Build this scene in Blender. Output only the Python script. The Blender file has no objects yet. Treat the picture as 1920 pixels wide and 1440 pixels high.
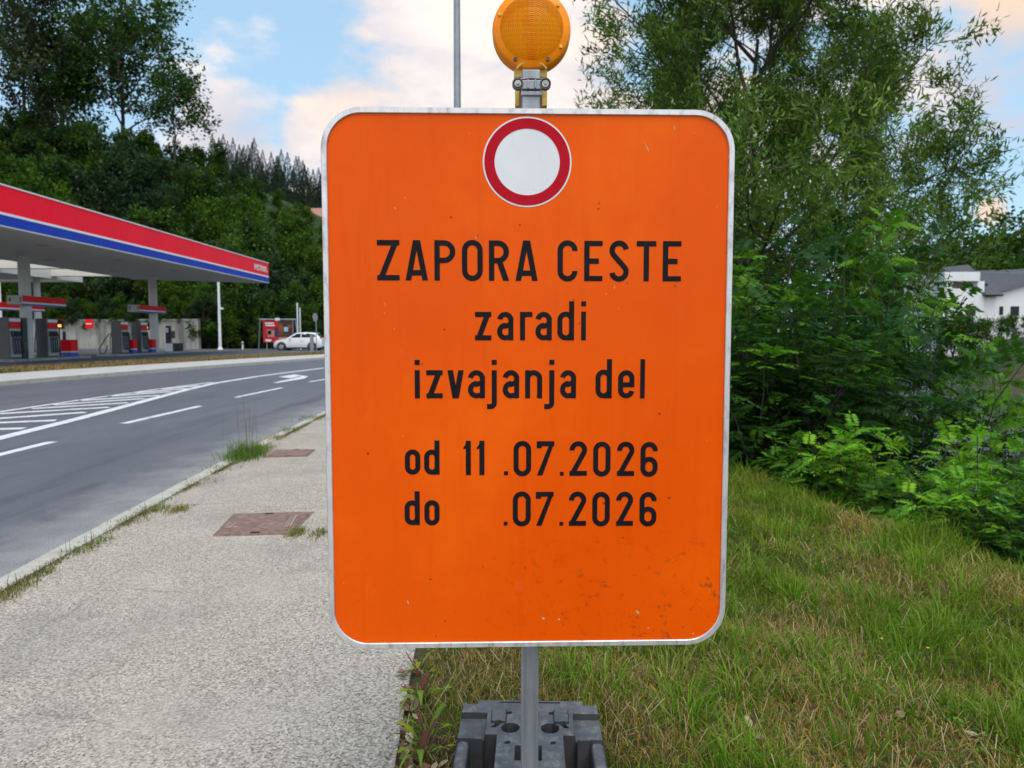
import bpy, bmesh, math, random
import numpy as np
from mathutils import Vector, Matrix

R = math.radians
random.seed(7)
rs = np.random.RandomState(11)
scene = bpy.context.scene
COL = scene.collection

# ------------------------------------------------------------------ camera
F = 1340.0                      # focal length in photo pixels (photo 1920 x 1440)
PITCH = R(3.93)
EYE = np.array([0.0, 0.0, 1.22])
FWD = np.array([0, math.cos(PITCH), -math.sin(PITCH)])
UPV = np.array([0, math.sin(PITCH), math.cos(PITCH)])
cam = bpy.data.cameras.new('camera')
cam.sensor_width = 36.0
cam.lens = F / 1920 * 36.0
cam.clip_start = 0.05
cam.clip_end = 3000
cam.dof.use_dof = True
cam.dof.focus_distance = 1.62
cam.dof.aperture_fstop = 7.0
camo = bpy.data.objects.new('camera', cam)
COL.objects.link(camo)
camo.location = EYE
camo.rotation_euler = (R(90) - PITCH, 0, 0)
scene.camera = camo


def ray(px, py):
    d = np.array([(px - 960) / F, 0, 0]) + UPV * (720 - py) / F + FWD
    return d


def G(px, py, z=0.0):           # where a photo pixel meets the plane at height z
    d = ray(px, py)
    t = (z - EYE[2]) / d[2]
    return EYE + d * t


def atY(px, py, Y):             # where a photo pixel meets the plane at distance Y
    d = ray(px, py)
    return EYE + d * (Y / d[1])


# ------------------------------------------------------------------ world and sun
SUN_EL, SUN_AZ = 67.0, 150.0    # azimuth: degrees clockwise from +Y
world = bpy.data.worlds.new('World')
scene.world = world
world.use_nodes = True
wt = world.node_tree
for n in list(wt.nodes):
    wt.nodes.remove(n)


def wn(t, **kw):
    n = wt.nodes.new(t)
    for k, v in kw.items():
        setattr(n, k, v)
    return n


def wl(a, b):
    wt.links.new(a, b)


def wmath(op, a, b=None, c=None, clamp=False):
    n = wn('ShaderNodeMath', operation=op, use_clamp=clamp)
    for i, v in enumerate((a, b, c)):
        if v is None:
            continue
        if isinstance(v, (int, float)):
            n.inputs[i].default_value = v
        else:
            wl(v, n.inputs[i])
    return n.outputs[0]


def wmix(f, a, b):
    n = wn('ShaderNodeMix', data_type='RGBA')
    for i, v in ((0, f), (6, a), (7, b)):
        if isinstance(v, (int, float)):
            n.inputs[i].default_value = v
        elif isinstance(v, tuple):
            n.inputs[i].default_value = (*v, 1)
        else:
            wl(v, n.inputs[i])
    return n.outputs[2]


wout = wn('ShaderNodeOutputWorld')
wbg = wn('ShaderNodeBackground')
wbg.inputs['Strength'].default_value = 0.12
sky = wn('ShaderNodeTexSky', sky_type='NISHITA', sun_disc=False)
sky.sun_elevation = R(SUN_EL)
sky.sun_rotation = R(SUN_AZ)
sky.air_density = 1.0
sky.dust_density = 0.6
sky.ozone_density = 1.5
wtc = wn('ShaderNodeTexCoord')
DIRV = wtc.outputs['Generated']


def wnoise(scale, stretch, detail=7, rough=0.58, off=(0, 0, 0)):
    mp = wn('ShaderNodeMapping')
    mp.inputs['Scale'].default_value = stretch
    mp.inputs['Location'].default_value = off
    wl(DIRV, mp.inputs['Vector'])
    n = wn('ShaderNodeTexNoise')
    n.inputs['Scale'].default_value = scale
    n.inputs['Detail'].default_value = detail
    n.inputs['Roughness'].default_value = rough
    wl(mp.outputs[0], n.inputs['Vector'])
    return n.outputs['Fac']


def wblob(px, py, inner, outer):
    """soft patch of cloud round a compass direction; radii in degrees"""
    d = ray(px, py)
    d = d / np.linalg.norm(d)
    dp = wn('ShaderNodeVectorMath', operation='DOT_PRODUCT')
    wl(DIRV, dp.inputs[0])
    dp.inputs[1].default_value = tuple(d)
    ac = wmath('ARCCOSINE', dp.outputs['Value'])
    mr = wn('ShaderNodeMapRange', interpolation_type='SMOOTHSTEP')
    wl(ac, mr.inputs['Value'])
    mr.inputs['From Min'].default_value = R(inner)
    mr.inputs['From Max'].default_value = R(outer)
    mr.inputs['To Min'].default_value = 1
    mr.inputs['To Max'].default_value = 0
    return mr.outputs[0]


def wsum(lst):
    o = lst[0]
    for v in lst[1:]:
        o = wmath('MAXIMUM', o, v)
    return o


n1 = wnoise(3.0, (1, 1, 1.9), 9, 0.6, (0.3, 0.1, 0.2))
n2 = wnoise(7.0, (1, 1, 2.4), 7, 0.55, (1.7, 0.4, 0.9))
blobs = wsum([wblob(800, 40, 3, 13), wblob(700, 190, 2, 10), wblob(1000, 180, 3, 15), wblob(600, 250, 1, 6),
              wmath('MULTIPLY', wblob(470, 100, 0.5, 7), 0.55), wmath('MULTIPLY', wblob(440, 250, 1, 9), 0.75),
              wmath('MULTIPLY', wblob(1880, 60, 4, 14), 1.05), wmath('MULTIPLY', wblob(1500, 150, 3, 17), 0.75),
              wmath('MULTIPLY', wblob(1890, 240, 1, 7), 0.8), wmath('MULTIPLY', wblob(1860, 390, 0.3, 2.2), 0.9)])
behind = wn('ShaderNodeSeparateXYZ')
wl(DIRV, behind.inputs[0])
bk = wmath('MULTIPLY', wmath('MULTIPLY', behind.outputs['Y'], -1.2, clamp=True), 0.75)
density = wmath('ADD', wmath('MULTIPLY', wmath('MAXIMUM', blobs, bk), 0.72),
                wmath('MULTIPLY', wmath('SUBTRACT', wmath('ADD', wmath('MULTIPLY', n1, 0.6), wmath('MULTIPLY', n2, 0.4)), 0.5), 2.9))
cm = wn('ShaderNodeMapRange', interpolation_type='SMOOTHSTEP')
wl(density, cm.inputs['Value'])
cm.inputs['From Min'].default_value = 0.26
cm.inputs['From Max'].default_value = 0.62
lm = wn('ShaderNodeMapRange', interpolation_type='SMOOTHSTEP')
wl(wmath('ADD', wmath('MULTIPLY', n2, 0.6), wmath('MULTIPLY', n1, 0.4)), lm.inputs['Value'])
lm.inputs['From Min'].default_value = 0.40
lm.inputs['From Max'].default_value = 0.60
CLOUD_LIT, CLOUD_GREY, CLOUD_PEACH = (5.5, 4.95, 4.6), (4.2, 4.0, 4.2), (5.1, 3.9, 3.0)
cc = wmix(lm.outputs[0], CLOUD_GREY, CLOUD_LIT)
peach = wsum([wblob(1880, 20, 1, 6), wblob(1860, 392, 0.3, 3), wmath('MULTIPLY', wblob(1250, 90, 1, 9), .6),
              wmath('MULTIPLY', wblob(640, 170, 1, 6), 0.35)])
cc = wmix(peach, cc, CLOUD_PEACH)
lilac = wmath('MULTIPLY', wsum([wblob(1880, 150, 1, 5), wblob(1890, 265, 1, 5), wblob(430, 270, 1, 6)]), 0.75)
cc = wmix(lilac, cc, (3.0, 3.15, 3.75))
# the clear sky, lifted a little as thin high cloud does
tint = wn('ShaderNodeMix', data_type='RGBA', blend_type='MULTIPLY')
tint.inputs[0].default_value = 1
wl(sky.outputs[0], tint.inputs[6])
tint.inputs[7].default_value = (1.0, 1.0, 1.0, 1)
clear = wmix(0.65, tint.outputs[2], (2.5, 3.9, 5.0))
skycol = wmix(cm.outputs[0], clear, cc)
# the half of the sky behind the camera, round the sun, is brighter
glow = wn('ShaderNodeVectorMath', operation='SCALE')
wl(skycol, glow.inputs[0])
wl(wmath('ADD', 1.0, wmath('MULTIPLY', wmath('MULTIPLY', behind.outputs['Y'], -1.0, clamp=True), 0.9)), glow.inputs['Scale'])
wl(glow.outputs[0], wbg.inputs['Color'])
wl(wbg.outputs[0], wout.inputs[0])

sl = bpy.data.lights.new('sun', 'SUN')
sl.energy = 1.5
sl.angle = R(40)
sl.color = (1.0, 0.90, 0.77)
so = bpy.data.objects.new('sun', sl)
COL.objects.link(so)
sd = Vector((math.sin(R(SUN_AZ)) * math.cos(R(SUN_EL)), math.cos(R(SUN_AZ)) * math.cos(R(SUN_EL)), math.sin(R(SUN_EL))))
so.rotation_euler = sd.to_track_quat('Z', 'Y').to_euler()

scene.view_settings.view_transform = 'Standard'
scene.view_settings.look = 'None'
scene.view_settings.exposure = 0.75
scene.view_settings.gamma = 1.0
scene.cycles.max_bounces = 6
scene.cycles.transparent_max_bounces = 8


# ------------------------------------------------------------------ materials
MATS = {}


class NT:
    """small wrapper for building a material"""
    def __init__(self, name, rough=0.6, metal=0.0, spec=0.5):
        self.m = bpy.data.materials.new(name)
        self.m.use_nodes = True
        self.t = self.m.node_tree
        self.b = self.t.nodes['Principled BSDF']
        self.b.inputs['Roughness'].default_value = rough
        self.b.inputs['Metallic'].default_value = metal
        self.b.inputs['Specular IOR Level'].default_value = spec
        tc = self.t.nodes.new('ShaderNodeTexCoord')
        self.obj = tc.outputs['Object']
        MATS[name] = self.m

    def n(self, t, **kw):
        x = self.t.nodes.new(t)
        for k, v in kw.items():
            setattr(x, k, v)
        return x

    def l(self, a, b):
        self.t.links.new(a, b)

    def noise(self, scale, detail=4, rough=0.55, stretch=None, out='Fac', off=None):
        x = self.n('ShaderNodeTexNoise')
        x.inputs['Scale'].default_value = scale
        x.inputs['Detail'].default_value = detail
        x.inputs['Roughness'].default_value = rough
        v = self.obj
        if stretch or off:
            mp = self.n('ShaderNodeMapping')
            if stretch:
                mp.inputs['Scale'].default_value = stretch
            if off:
                mp.inputs['Location'].default_value = off
            self.l(v, mp.inputs['Vector'])
            v = mp.outputs[0]
        self.l(v, x.inputs['Vector'])
        return x.outputs[out]

    def voro(self, scale, feature='F1', out='Distance', rnd=1.0, stretch=None):
        x = self.n('ShaderNodeTexVoronoi', feature=feature)
        x.inputs['Scale'].default_value = scale
        x.inputs['Randomness'].default_value = rnd
        v = self.obj
        if stretch:
            mp = self.n('ShaderNodeMapping')
            mp.inputs['Scale'].default_value = stretch
            self.l(v, mp.inputs['Vector'])
            v = mp.outputs[0]
        self.l(v, x.inputs['Vector'])
        return x.outputs[out]

    def ramp(self, v, stops):
        x = self.n('ShaderNodeValToRGB')
        e = x.color_ramp.elements
        while len(e) > 1:
            e.remove(e[-1])
        for i, (p, c) in enumerate(stops):
            q = e[0] if i == 0 else e.new(p)
            q.position = p
            q.color = (*c, 1) if isinstance(c, tuple) else (c, c, c, 1)
        self.l(v, x.inputs[0])
        return x.outputs[0]

    def range(self, v, a, b, c=0.0, d=1.0):
        x = self.n('ShaderNodeMapRange')
        x.clamp = True
        self.l(v, x.inputs['Value'])
        for k, q in zip(('From Min', 'From Max', 'To Min', 'To Max'), (a, b, c, d)):
            x.inputs[k].default_value = q
        return x.outputs[0]

    def math(self, op, a, b=None):
        x = self.n('ShaderNodeMath', operation=op)
        for i, v in enumerate((a, b)):
            if v is None:
                continue
            if isinstance(v, (int, float)):
                x.inputs[i].default_value = v
            else:
                self.l(v, x.inputs[i])
        return x.outputs[0]

    def mix(self, f, a, b, blend='MIX'):
        x = self.n('ShaderNodeMix', data_type='RGBA', blend_type=blend)
        for i, v in ((0, f), (6, a), (7, b)):
            if isinstance(v, (int, float)):
                x.inputs[i].default_value = v
            elif isinstance(v, tuple):
                x.inputs[i].default_value = (*v, 1)
            else:
                self.l(v, x.inputs[i])
        return x.outputs[2]

    def color(self, v):
        if isinstance(v, tuple):
            self.b.inputs['Base Color'].default_value = (*v, 1)
        else:
            self.l(v, self.b.inputs['Base Color'])

    def rough(self, v):
        self.l(v, self.b.inputs['Roughness'])

    def bump(self, v, strength=0.3, dist=0.01):
        x = self.n('ShaderNodeBump')
        x.inputs['Strength'].default_value = strength
        x.inputs['Distance'].default_value = dist
        self.l(v, x.inputs['Height'])
        self.l(x.outputs[0], self.b.inputs['Normal'])


def simple(name, col, rough=0.5, metal=0.0, vs=6.0, va=0.18, bs=None, bst=0.15, spec=0.5):
    k = NT(name, rough, metal, spec)
    v = k.noise(vs, 5)
    lo = tuple(c * (1 - va) for c in col)
    hi = tuple(min(1, c * (1 + va)) for c in col)
    k.color(k.ramp(v, [(0.3, lo), (0.7, hi)]))
    if bs:
        k.bump(k.noise(bs, 4), bst, 0.01)
    return k.m


def leafmat(name, rough=0.5, trans=0.28, spec=0.35, boost=1.0):
    """foliage: the leaf's own colour comes from the mesh attribute Col"""
    k = NT(name, rough, 0, spec)
    a = k.n('ShaderNodeAttribute', attribute_name='Col')
    c = a.outputs['Color']
    k.color(c)
    tr = k.n('ShaderNodeBsdfTranslucent')
    hue = k.mix(1.0, c, (1.5, 1.6, 0.6), 'MULTIPLY')
    k.l(hue, tr.inputs['Color'])
    ms = k.n('ShaderNodeMixShader')
    ms.inputs[0].default_value = trans
    k.l(k.b.outputs[0], ms.inputs[1])
    k.l(tr.outputs[0], ms.inputs[2])
    k.l(ms.outputs[0], k.t.nodes['Material Output'].inputs['Surface'])
    return k.m


M_leaf = leafmat('leaf', 0.55, 0.28, 0.10)
M_grass = leafmat('grass_blade', 0.7, 0.25, 0.06)
M_bark = simple('bark', (0.055, 0.045, 0.035), 0.9, vs=9, va=0.4, bs=30, bst=0.6)
M_stem = simple('green_stem', (0.09, 0.10, 0.04), 0.7)

# orange reflective sheeting with scuffs, specks and flakes
k = NT('orange_sheeting', 0.30, 0, 0.10)
o1 = k.noise(2.2, 6, 0.62)
o2 = k.noise(1.0, 2, 0.5, off=(0.35, 0.0, 0.6))
ofac = k.math('ADD', k.math('MULTIPLY', o1, 0.45), k.math('MULTIPLY', o2, 0.55))
col = k.ramp(ofac, [(0.34, (0.66, 0.070, 0.0004)), (0.52, (0.74, 0.088, 0.0005)), (0.68, (0.88, 0.140, 0.0006))])
vs_ = k.noise(26, 5, 0.65, stretch=(1, 1, 0.07))
col = k.mix(k.range(vs_, 0.54, 0.75, 0, 0.28), col, (0.55, 0.058, 0.002))
sc = k.noise(34, 7, 0.75, stretch=(0.8, 1, 1.0), off=(3, 1, 2))
lowz = k.n('ShaderNodeSeparateXYZ')
k.l(k.obj, lowz.inputs[0])
wear = k.math('MULTIPLY', k.range(lowz.outputs['Z'], -0.30, -0.44, 0, 1), k.range(lowz.outputs['X'], -0.12, 0.12, 0.15, 1))
col = k.mix(k.math('MULTIPLY', k.range(sc, 0.555, 0.63, 0, 0.7), wear), col, (0.27, 0.045, 0.008))
pale = k.noise(15, 7, 0.72, stretch=(1.4, 1, 0.6), off=(9, 4, 1))
col = k.mix(k.range(pale, 0.58, 0.74, 0, 0.30), col, (0.70, 0.15, 0.025))
sp = k.voro(21)
spn = k.noise(9, 2, off=(5, 5, 5))
speck = k.math('MULTIPLY', k.range(sp, 0.075, 0.050, 0, 1), k.range(spn, 0.48, 0.52, 0, 1))
col = k.mix(k.math('MULTIPLY', speck, 0.8), col, (0.12, 0.03, 0.02))
sp2 = k.voro(34, stretch=(1, 1, 0.8))
speck2 = k.math('MULTIPLY', k.range(sp2, 0.055, 0.035, 0, 1), k.range(spn, 0.44, 0.41, 0, 1))
col = k.mix(k.math('MULTIPLY', speck2, 0.5), col, (0.85, 0.42, 0.18))
k.color(col)
k.rough(k.range(o1, 0.3, 0.7, 0.26, 0.4))
k.bump(k.noise(6, 3), 0.04, 0.01)
M_orange = k.m

k = NT('worn_aluminium', 0.42, 0.55, 0.5)
a1 = k.noise(60, 6, 0.7, stretch=(1, 1, 0.35))
c_ = k.ramp(a1, [(0.28, 0.30), (0.48, 0.58), (0.7, 0.66)])
sc = k.voro(55)
c_ = k.mix(k.range(sc, 0.10, 0.05, 0, 0.6), c_, (0.12, 0.11, 0.10))
k.color(c_)
k.bump(a1, 0.15, 0.002)
M_alu = k.m

M_black = simple('black_vinyl', (0.008, 0.008, 0.010), 0.5, vs=20, va=0.3, spec=0.10)
k = NT('red_sheeting', 0.25, 0, 0.08)
k.color(k.ramp(k.noise(25, 5), [(0.3, (0.37, 0.002, 0.011)), (0.7, (0.45, 0.004, 0.017))]))
k.bump(k.noise(40, 4), 0.12, 0.004)
M_signred = k.m
k = NT('white_sheeting', 0.32, 0, 0.5)
c_ = k.ramp(k.noise(12, 5), [(0.3, (0.60, 0.615, 0.63)), (0.7, (0.67, 0.68, 0.69))])
c_ = k.mix(k.range(k.voro(48), 0.05, 0.03, 0, 0.8), c_, (0.10, 0.10, 0.10))
k.color(c_)
M_signwhite = k.m

k = NT('galvanised', 0.45, 0.6, 0.5)
a1 = k.noise(35, 5, 0.65, stretch=(1, 1, 0.12))
k.color(k.ramp(a1, [(0.3, (0.20, 0.22, 0.24)), (0.7, (0.33, 0.36, 0.38))]))
k.bump(k.noise(90, 3), 0.1, 0.002)
M_galv = k.m
M_bolt = simple('bolt_steel', (0.30, 0.29, 0.28), 0.35, 0.8, vs=60, va=0.5)
M_darksteel = simple('dark_steel', (0.07, 0.07, 0.075), 0.4, 0.7, vs=60, va=0.4)

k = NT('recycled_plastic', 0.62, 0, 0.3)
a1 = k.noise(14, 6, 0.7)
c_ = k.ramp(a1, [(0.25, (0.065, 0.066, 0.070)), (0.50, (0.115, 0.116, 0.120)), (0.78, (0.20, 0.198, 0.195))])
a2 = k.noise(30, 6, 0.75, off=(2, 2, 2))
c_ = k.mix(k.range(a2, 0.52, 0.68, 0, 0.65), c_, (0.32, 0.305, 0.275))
ge = k.n('ShaderNodeNewGeometry')        # pale dust on upward faces; bare black plastic sides with hole shade painted in
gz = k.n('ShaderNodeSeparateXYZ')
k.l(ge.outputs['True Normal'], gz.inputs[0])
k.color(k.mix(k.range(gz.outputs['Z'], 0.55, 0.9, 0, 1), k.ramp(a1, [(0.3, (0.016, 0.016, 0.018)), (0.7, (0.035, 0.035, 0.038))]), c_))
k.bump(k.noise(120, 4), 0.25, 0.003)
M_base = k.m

# pavement of exposed pale aggregate
k = NT('pavement', 0.85, 0, 0.3)
g1 = k.noise(100, 3, 0.6)
g2 = k.voro(150, out='Color')
gs = k.n('ShaderNodeSeparateColor')
k.l(g2, gs.inputs[0])
gg = k.math('ADD', k.math('MULTIPLY', g1, 0.55), k.math('MULTIPLY', gs.outputs[0], 0.45))
c_ = k.ramp(gg, [(0.24, (0.10, 0.085, 0.070)), (0.40, (0.29, 0.250, 0.208)), (0.60, (0.425, 0.372, 0.312)), (0.82, (0.65, 0.58, 0.50))])
big = k.noise(1.1, 5, 0.6)
c_ = k.mix(k.range(big, 0.45, 0.65, 0, 0.30), c_, (0.34, 0.305, 0.25))
stn = k.noise(0.8, 7, 0.72, off=(6, 3, 0))
c_ = k.mix(k.range(stn, 0.52, 0.64, 0, 0.42), c_, (0.20, 0.185, 0.16))
pt = k.noise(2.3, 3, 0.5, off=(4, 2, 0))
c_ = k.mix(k.range(pt, 0.50, 0.80, 0, 0.35), c_, (0.50, 0.46, 0.39))
# cracks along worn lines
wv = k.n('ShaderNodeTexVoronoi', feature='DISTANCE_TO_EDGE')
wv.inputs['Scale'].default_value = 0.85
mpn = k.n('ShaderNodeMix', data_type='VECTOR')
mpn.inputs[0].default_value = 0.13
k.l(k.obj, mpn.inputs[4])
k.l(k.noise(3.5, 6, 0.65, out='Color'), mpn.inputs[5])
k.l(mpn.outputs[1], wv.inputs['Vector'])
crk = k.math('MULTIPLY', k.range(wv.outputs['Distance'], 0.006, 0.002, 0, 1), k.range(k.noise(0.9, 2, off=(7, 1, 0)), 0.46, 0.54, 0, 1))
c_ = k.mix(k.math('MULTIPLY', crk, 0.30), c_, (0.07, 0.06, 0.05))
k.color(c_)
k.bump(gg, 0.55, 0.006)
M_pave = k.m

def asphalt_col(k):
    g1 = k.noise(140, 3, 0.6)
    g2 = k.noise(0.55, 5, 0.6, stretch=(1, 0.25, 1))
    c_ = k.ramp(g1, [(0.3, (0.062, 0.064, 0.076)), (0.7, (0.126, 0.130, 0.150))])
    c_ = k.mix(k.range(g2, 0.35, 0.7, 0.0, 0.6), c_, (0.150, 0.153, 0.170))
    c_ = k.mix(k.range(k.noise(1.3, 6, 0.7, stretch=(2.4, 0.25, 1), off=(3, 0, 0)), 0.50, 0.66, 0, 0.6), c_, (0.060, 0.062, 0.070))
    return c_, g1


k = NT('asphalt', 0.6, 0, 0.3)
c_, g1 = asphalt_col(k)
k.color(c_)
k.bump(g1, 0.35, 0.004)
M_road = k.m
k = NT('asphalt_gutter', 0.75, 0, 0.3)
g1 = k.noise(120, 3, 0.65)
ga = k.n('ShaderNodeAttribute', attribute_name='Col')
gsx = k.n('ShaderNodeSeparateColor')
k.l(ga.outputs['Color'], gsx.inputs[0])
gf = k.math('ADD', gsx.outputs[0], k.math('MULTIPLY', k.math('SUBTRACT', k.noise(2.2, 6, 0.7), 0.5), 1.1))
gf = k.math('ADD', gf, k.math('MULTIPLY', k.math('SUBTRACT', g1, 0.5), 1.2))
k.color(k.mix(k.range(gf, 0.35, 1.0, 0, 1), asphalt_col(k)[0], k.ramp(g1, [(0.3, (0.17, 0.17, 0.17)), (0.7, (0.34, 0.335, 0.325))])))
k.bump(g1, 0.4, 0.004)
M_gutter = k.m
k = NT('road_paint', 0.6, 0, 0.4)
g1 = k.noise(7, 6, 0.7)
k.color(k.ramp(g1, [(0.32, (0.28, 0.28, 0.29)), (0.46, (0.62, 0.62, 0.63)), (0.8, (0.76, 0.76, 0.76))]))
M_paint = k.m
k = NT('kerb_stone', 0.85, 0, 0.3)
g1 = k.noise(40, 5, 0.65)
c_ = k.ramp(g1, [(0.3, (0.33, 0.305, 0.265)), (0.7, (0.52, 0.485, 0.43))])
c_ = k.mix(k.range(k.noise(5, 5, 0.7), 0.52, 0.68, 0, 0.7), c_, (0.26, 0.235, 0.19))
k.color(c_)
k.bump(g1, 0.4, 0.004)
M_kerb = k.m
k = NT('far_pavement', 0.85, 0, 0.3)
k.color(k.ramp(k.noise(2.0, 6, 0.7), [(0.3, (0.36, 0.35, 0.34)), (0.7, (0.52, 0.51, 0.49))]))
M_farpave = k.m
M_fore = simple('forecourt_asphalt', (0.085, 0.087, 0.092), 0.65, vs=0.8, va=0.35)
M_island = simple('island_concrete', (0.26, 0.26, 0.25), 0.8, vs=2, va=0.3)
k = NT('soil_and_thatch', 0.95, 0, 0.2)
g1 = k.noise(1.2, 6, 0.65)
g2 = k.noise(45, 4, 0.7)
c_ = k.ramp(g1, [(0.35, (0.055, 0.060, 0.022)), (0.5, (0.10, 0.085, 0.04)), (0.65, (0.15, 0.115, 0.06))])
c_ = k.mix(k.range(g2, 0.4, 0.65, 0, 0.7), c_, (0.035, 0.030, 0.018))
sxyz = k.n('ShaderNodeSeparateXYZ')
k.l(k.obj, sxyz.inputs[0])
c_ = k.mix(k.range(sxyz.outputs['Y'], 55, 66), c_, k.ramp(k.noise(0.6, 5), [(0.35, (0.016, 0.030, 0.010)), (0.65, (0.035, 0.058, 0.016))]))
k.color(c_)
k.bump(g2, 0.6, 0.02)
M_soil = k.m
k = NT('dry_lawn', 0.95, 0, 0.2)
g1 = k.noise(0.9, 6, 0.7)
k.color(k.ramp(g1, [(0.32, (0.09, 0.10, 0.03)), (0.45, (0.17, 0.13, 0.06)), (0.62, (0.27, 0.19, 0.10))]))
k.bump(k.noise(12, 5), 0.8, 0.05)
M_drylawn = k.m
k = NT('river_water', 0.06, 0, 0.5)
k.color((0.03, 0.045, 0.04))
k.bump(k.noise(1.6, 4, 0.6, stretch=(1, 0.6, 1)), 0.35, 0.06)
k.b.inputs['IOR'].default_value = 1.33
M_water = k.m
M_manhole = simple('rusty_cast_iron', (0.21, 0.125, 0.10), 0.75, 0.1, vs=22, va=0.4, bs=70, bst=0.5)
M_manmark = simple('worn_relief', (0.33, 0.24, 0.21), 0.7)

M_cred = simple('canopy_red', (0.90, 0.012, 0.032), 0.45, vs=0.5, va=0.05, spec=0.05)
M_cblue = simple('canopy_blue', (0.018, 0.050, 0.38), 0.45, vs=0.5, va=0.06, spec=0.05)
M_cwhite = simple('white_trim', (0.72, 0.72, 0.72), 0.4, vs=2, va=0.05)
M_soffit = simple('soffit_grey', (0.50, 0.50, 0.485), 0.5, vs=0.4, va=0.06)
M_ccream = simple('cream_steel', (0.60, 0.57, 0.50), 0.5, vs=0.6, va=0.07)
M_column = simple('column_paint', (0.52, 0.51, 0.49), 0.5, vs=1.3, va=0.08)
M_pumpgrey = simple('pump_charcoal', (0.075, 0.075, 0.075), 0.4, vs=2, va=0.15)
M_pumpdark = simple('pump_black', (0.018, 0.018, 0.020), 0.4)
M_pumpsilver = simple('pump_silver', (0.34, 0.35, 0.36), 0.4, 0.3)
M_pred = simple('pump_red', (0.75, 0.010, 0.016), 0.4, vs=2, va=0.06, spec=0.1)
M_pblue = simple('pump_blue', (0.025, 0.075, 0.36), 0.35, vs=2, va=0.06)
M_yellow = simple('yellow_plastic', (0.70, 0.42, 0.03), 0.4)
M_greybox = simple('sign_grey', (0.36, 0.36, 0.34), 0.5)
k = NT('screen_lit', 0.3)
k.color((0.3, 0.15, 0.03))
k.b.inputs['Emission Color'].default_value = (1.0, 0.50, 0.10, 1)
k.b.inputs['Emission Strength'].default_value = 0.9
M_lit = k.m
k = NT('concrete_wall', 0.9, 0, 0.25)
c_ = k.ramp(k.noise(0.5, 6, 0.65), [(0.3, (0.26, 0.26, 0.235)), (0.7, (0.42, 0.41, 0.375))])
c_ = k.mix(k.range(k.noise(1.2, 6, 0.7, stretch=(1, 1, 0.10)), 0.46, 0.62, 0, 0.8), c_, (0.10, 0.10, 0.09))
k.color(c_)
M_wall = k.m
k = NT('amber_lens', 0.2, 0, 0.2)
k.color(k.ramp(k.noise(14, 3), [(0.3, (1.0, 0.31, 0.0)), (0.7, (1.0, 0.43, 0.001))]))
tr = k.n('ShaderNodeBsdfTranslucent')
tr.inputs['Color'].default_value = (1.0, 0.60, 0.01, 1)
ms = k.n('ShaderNodeMixShader')
ms.inputs[0].default_value = 0.5
k.l(k.b.outputs[0], ms.inputs[1])
k.l(tr.outputs[0], ms.inputs[2])
tp = k.n('ShaderNodeBsdfTransparent')
tp.inputs['Color'].default_value = (1.0, 0.55, 0.03, 1)
ms2 = k.n('ShaderNodeMixShader')
ms2.inputs[0].default_value = 0.28
k.l(ms.outputs[0], ms2.inputs[1])
k.l(tp.outputs[0], ms2.inputs[2])
k.l(ms2.outputs[0], k.t.nodes['Material Output'].inputs['Surface'])
vs_ = k.n('ShaderNodeVectorMath', operation='LENGTH')
sx = k.n('ShaderNodeSeparateXYZ')
k.l(k.obj, sx.inputs[0])
cx = k.n('ShaderNodeCombineXYZ')
k.l(sx.outputs[0], cx.inputs[0])
k.l(sx.outputs[2], cx.inputs[2])
k.l(cx.outputs[0], vs_.inputs[0])
ringw = k.math('SINE', k.math('MULTIPLY', vs_.outputs['Value'], 1500))
gw = k.math('SINE', k.math('MULTIPLY', sx.outputs[0], 620))
gh = k.math('SINE', k.math('MULTIPLY', sx.outputs[2], 620))
k.bump(k.math('ADD', ringw, k.math('MULTIPLY', k.math('ADD', gw, gh), 0.6)), 0.34, 0.0014)
M_lens = k.m
M_lensrim = simple('amber_rim', (0.88, 0.25, 0.004), 0.35, vs=20, va=0.1, spec=0.2)
M_reflector = simple('lamp_core', (0.55, 0.16, 0.02), 0.3, 0.3, vs=40, va=0.3)
M_bracket = simple('aged_yellow_plastic', (0.56, 0.36, 0.07), 0.5, vs=25, va=0.3)
M_carwhite = simple('car_white', (0.72, 0.75, 0.78), 0.25, vs=1, va=0.03)
k = NT('dark_glass', 0.08, 0, 0.6)
k.color((0.025, 0.03, 0.035))
M_glass = k.m
M_tyre = simple('tyre_rubber', (0.02, 0.02, 0.02), 0.8)
M_rim = simple('alloy_rim', (0.40, 0.41, 0.42), 0.35, 0.6)
M_housewhite = simple('white_render', (0.70, 0.70, 0.71), 0.8, vs=0.8, va=0.04)
M_slate = simple('slate_roof', (0.050, 0.052, 0.062), 0.6, vs=1.5, va=0.15)
M_redroof = simple('clay_roof', (0.34, 0.15, 0.11), 0.8, vs=2, va=0.2)
M_pole = simple('pole_grey', (0.25, 0.28, 0.31), 0.5, 0.3, vs=8, va=0.12)
M_polewhite = simple('pole_white', (0.68, 0.70, 0.72), 0.45, vs=3, va=0.05)
M_billred = simple('poster_red', (0.48, 0.012, 0.025), 0.4, vs=1, va=0.08)
M_billdark = simple('poster_dark', (0.055, 0.025, 0.022), 0.4, vs=2, va=0.5)
M_billbrown = simple('poster_rust', (0.24, 0.055, 0.025), 0.4, vs=3, va=0.4)
M_billblue = simple('poster_pale_blue', (0.30, 0.50, 0.62), 0.4)
M_billnavy = simple('poster_navy', (0.02, 0.03, 0.10), 0.4)
M_billtan = simple('poster_tan', (0.40, 0.24, 0.16), 0.4)
M_dryleaf = simple('dry_leaf', (0.23, 0.115, 0.06), 0.8, vs=60, va=0.45)
M_paleleaf = simple('pale_dry_leaf', (0.45, 0.36, 0.24), 0.8, vs=60, va=0.3)
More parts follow.
